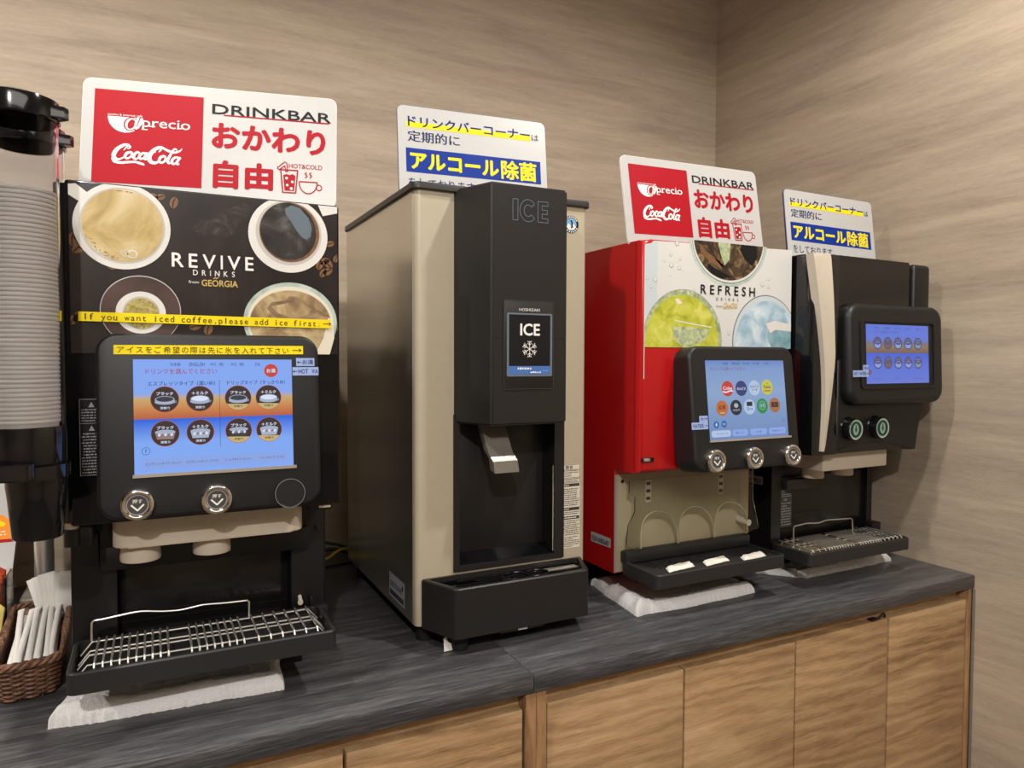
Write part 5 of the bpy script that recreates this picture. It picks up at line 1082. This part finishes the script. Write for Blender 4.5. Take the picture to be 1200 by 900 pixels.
mb = MB(); mb.box(-.016, -.0010, 0, .016, .0010, .075, 'paper_white', .0006); q0 = single('paper_sachet', mb, 'flat white paper sachet standing at the back of the wicker basket', 'sachet', (0, 0, 0), 'white sachets behind the straws')
for k in range(7):
    o = q0 if k == 0 else q0.copy()
    if k: C.objects.link(o)
    o.location = (-.1665 + k * .0042, 1.462 - k * .0026, .945 + .002 * (k % 3)); o.rotation_euler = (math.radians(-4), math.radians(-14 + k * 3.2), math.radians(22 - k * 2))
# ------------------------------------------------------------------ things at the far left
ms = thing('leaning_board', 'white leaning board with maroon side and an orange print, cut off at left', 'display board', (-.33, 1.60, .9003))
f = Fr((-.24, 1.520, .9155), (1, 0, 0), (0, .70, .714), (0, -.714, .70))
mb = MB(); mb.prism(f, [(-.18, 0), (0, 0), (0, .335), (-.18, .335)], -.020, 0, 'maroon', .001); bd = part('board', mb, ms)
mb = MB(); mb.prism(f, [(-.179, .001), (-.0008, .001), (-.0008, .334), (-.179, .334)], -.001, .0012, 'board_white', .0002); pf = part('front_face', mb, ms, 'white front face')
ik = Ink(f, .0016); sh = [(-.15, .178), (-.004, .178), (-.005, .205), (-.012, .226), (-.030, .242), (-.06, .250), (-.15, .252)]; ik.poly(sh, 'ink_orange', 0); ik.poly([(-.15, .178), (-.006, .178), (-.006, .185), (-.15, .185)], 'ink_red', 1); ik.poly(ell(-.045, .225, .025, .008, 24, -.3), 'ink_yellow', 1); ik.dashes(-.05, .192, -.016, .212, 3, 'ink_cream', 2, .5, 3); part('orange_print', ik, pf)
bx = thing('acrylic_box', 'clear acrylic box of red packets at the left edge', 'box', (-.275, 1.49, .9005))
mb = MB(); T = top(0)
for a, b, c, d in ((-.325, 1.462, -.229, 1.4645), (-.325, 1.5195, -.229, 1.522), (-.325, 1.4645, -.3225, 1.5195), (-.2315, 1.4645, -.229, 1.5195)): mb.box(a, b, .9005, c, d, 1.022, 'clear_acrylic', 0)
mb.box(-.3225, 1.4645, .9005, -.2315, 1.5195, .903, 'clear_acrylic', 0); part('shell', mb, bx)
for i in range(4):
    mb = MB(); vs_ = []; fs = []
    mb.prism(Fr((-.2775, 1.472 + i * .0125, .9036), (1, 0, 0), (0, .1, 1), (0, -1, .1)), [(-.038, 0), (.038, 0), (.039, .105 + .012 * (i % 2)), (.012, .118 + .006 * i), (-.038, .112)], -.0042, .0042, 'packet_red', .0025)
    single('snack_packet', mb, 'red packet standing in the clear acrylic box', 'packet', (-.2775, 1.472 + i * .0125, .9036), 'red packets in the acrylic box')
mb = MB(); mb.prism(Fr((-.262, 1.405, .9008), (1, 0, 0), (0, .5, .866), (0, -.866, .5)), [(-.035, 0), (.028, 0), (.033, .085), (.020, .098), (-.035, .09)], -.004, .004, 'packet_gold', .0025)
single('gold_packet', mb, 'pale gold packet leaning beside the wicker basket at left edge', 'packet', (-.262, 1.405, .9008))
# ------------------------------------------------------------------ cables behind
def cable(path, r, m, label):
    mb = MB(); mb.tube(spline(path, 8), r, m, 8); p = path[len(path) // 2]; single('cable', mb, label, 'cable', (p[0], p[1], .90))
cable([(.262, 1.745, .936), (.32, 1.75, .944), (.365, 1.76, .944), (.40, 1.77, .934), (.46, 1.80, .912), (.60, 1.81, .905)], .0038, 'cable_green', 'green cable arching behind the gap between coffee machine and ice dispenser')
cable([(.262, 1.70, .9045), (.33, 1.715, .908), (.375, 1.73, .912), (.415, 1.745, .926), (.50, 1.79, .906)], .0032, 'cable_yellow', 'yellow cable below the green one behind the gap')
cable([(.262, 1.765, .9055), (.33, 1.77, .914), (.39, 1.775, .921), (.45, 1.77, .906), (.55, 1.78, .9055)], .0048, 'cable_black', 'thick black cable in the gap between coffee machine and ice dispenser')
cable([(.262, 1.66, .9045), (.33, 1.67, .9045), (.39, 1.69, .9045), (.50, 1.71, .9045)], .0038, 'cable_black', 'dark cable lying flat on the worktop, nearest of the cables')
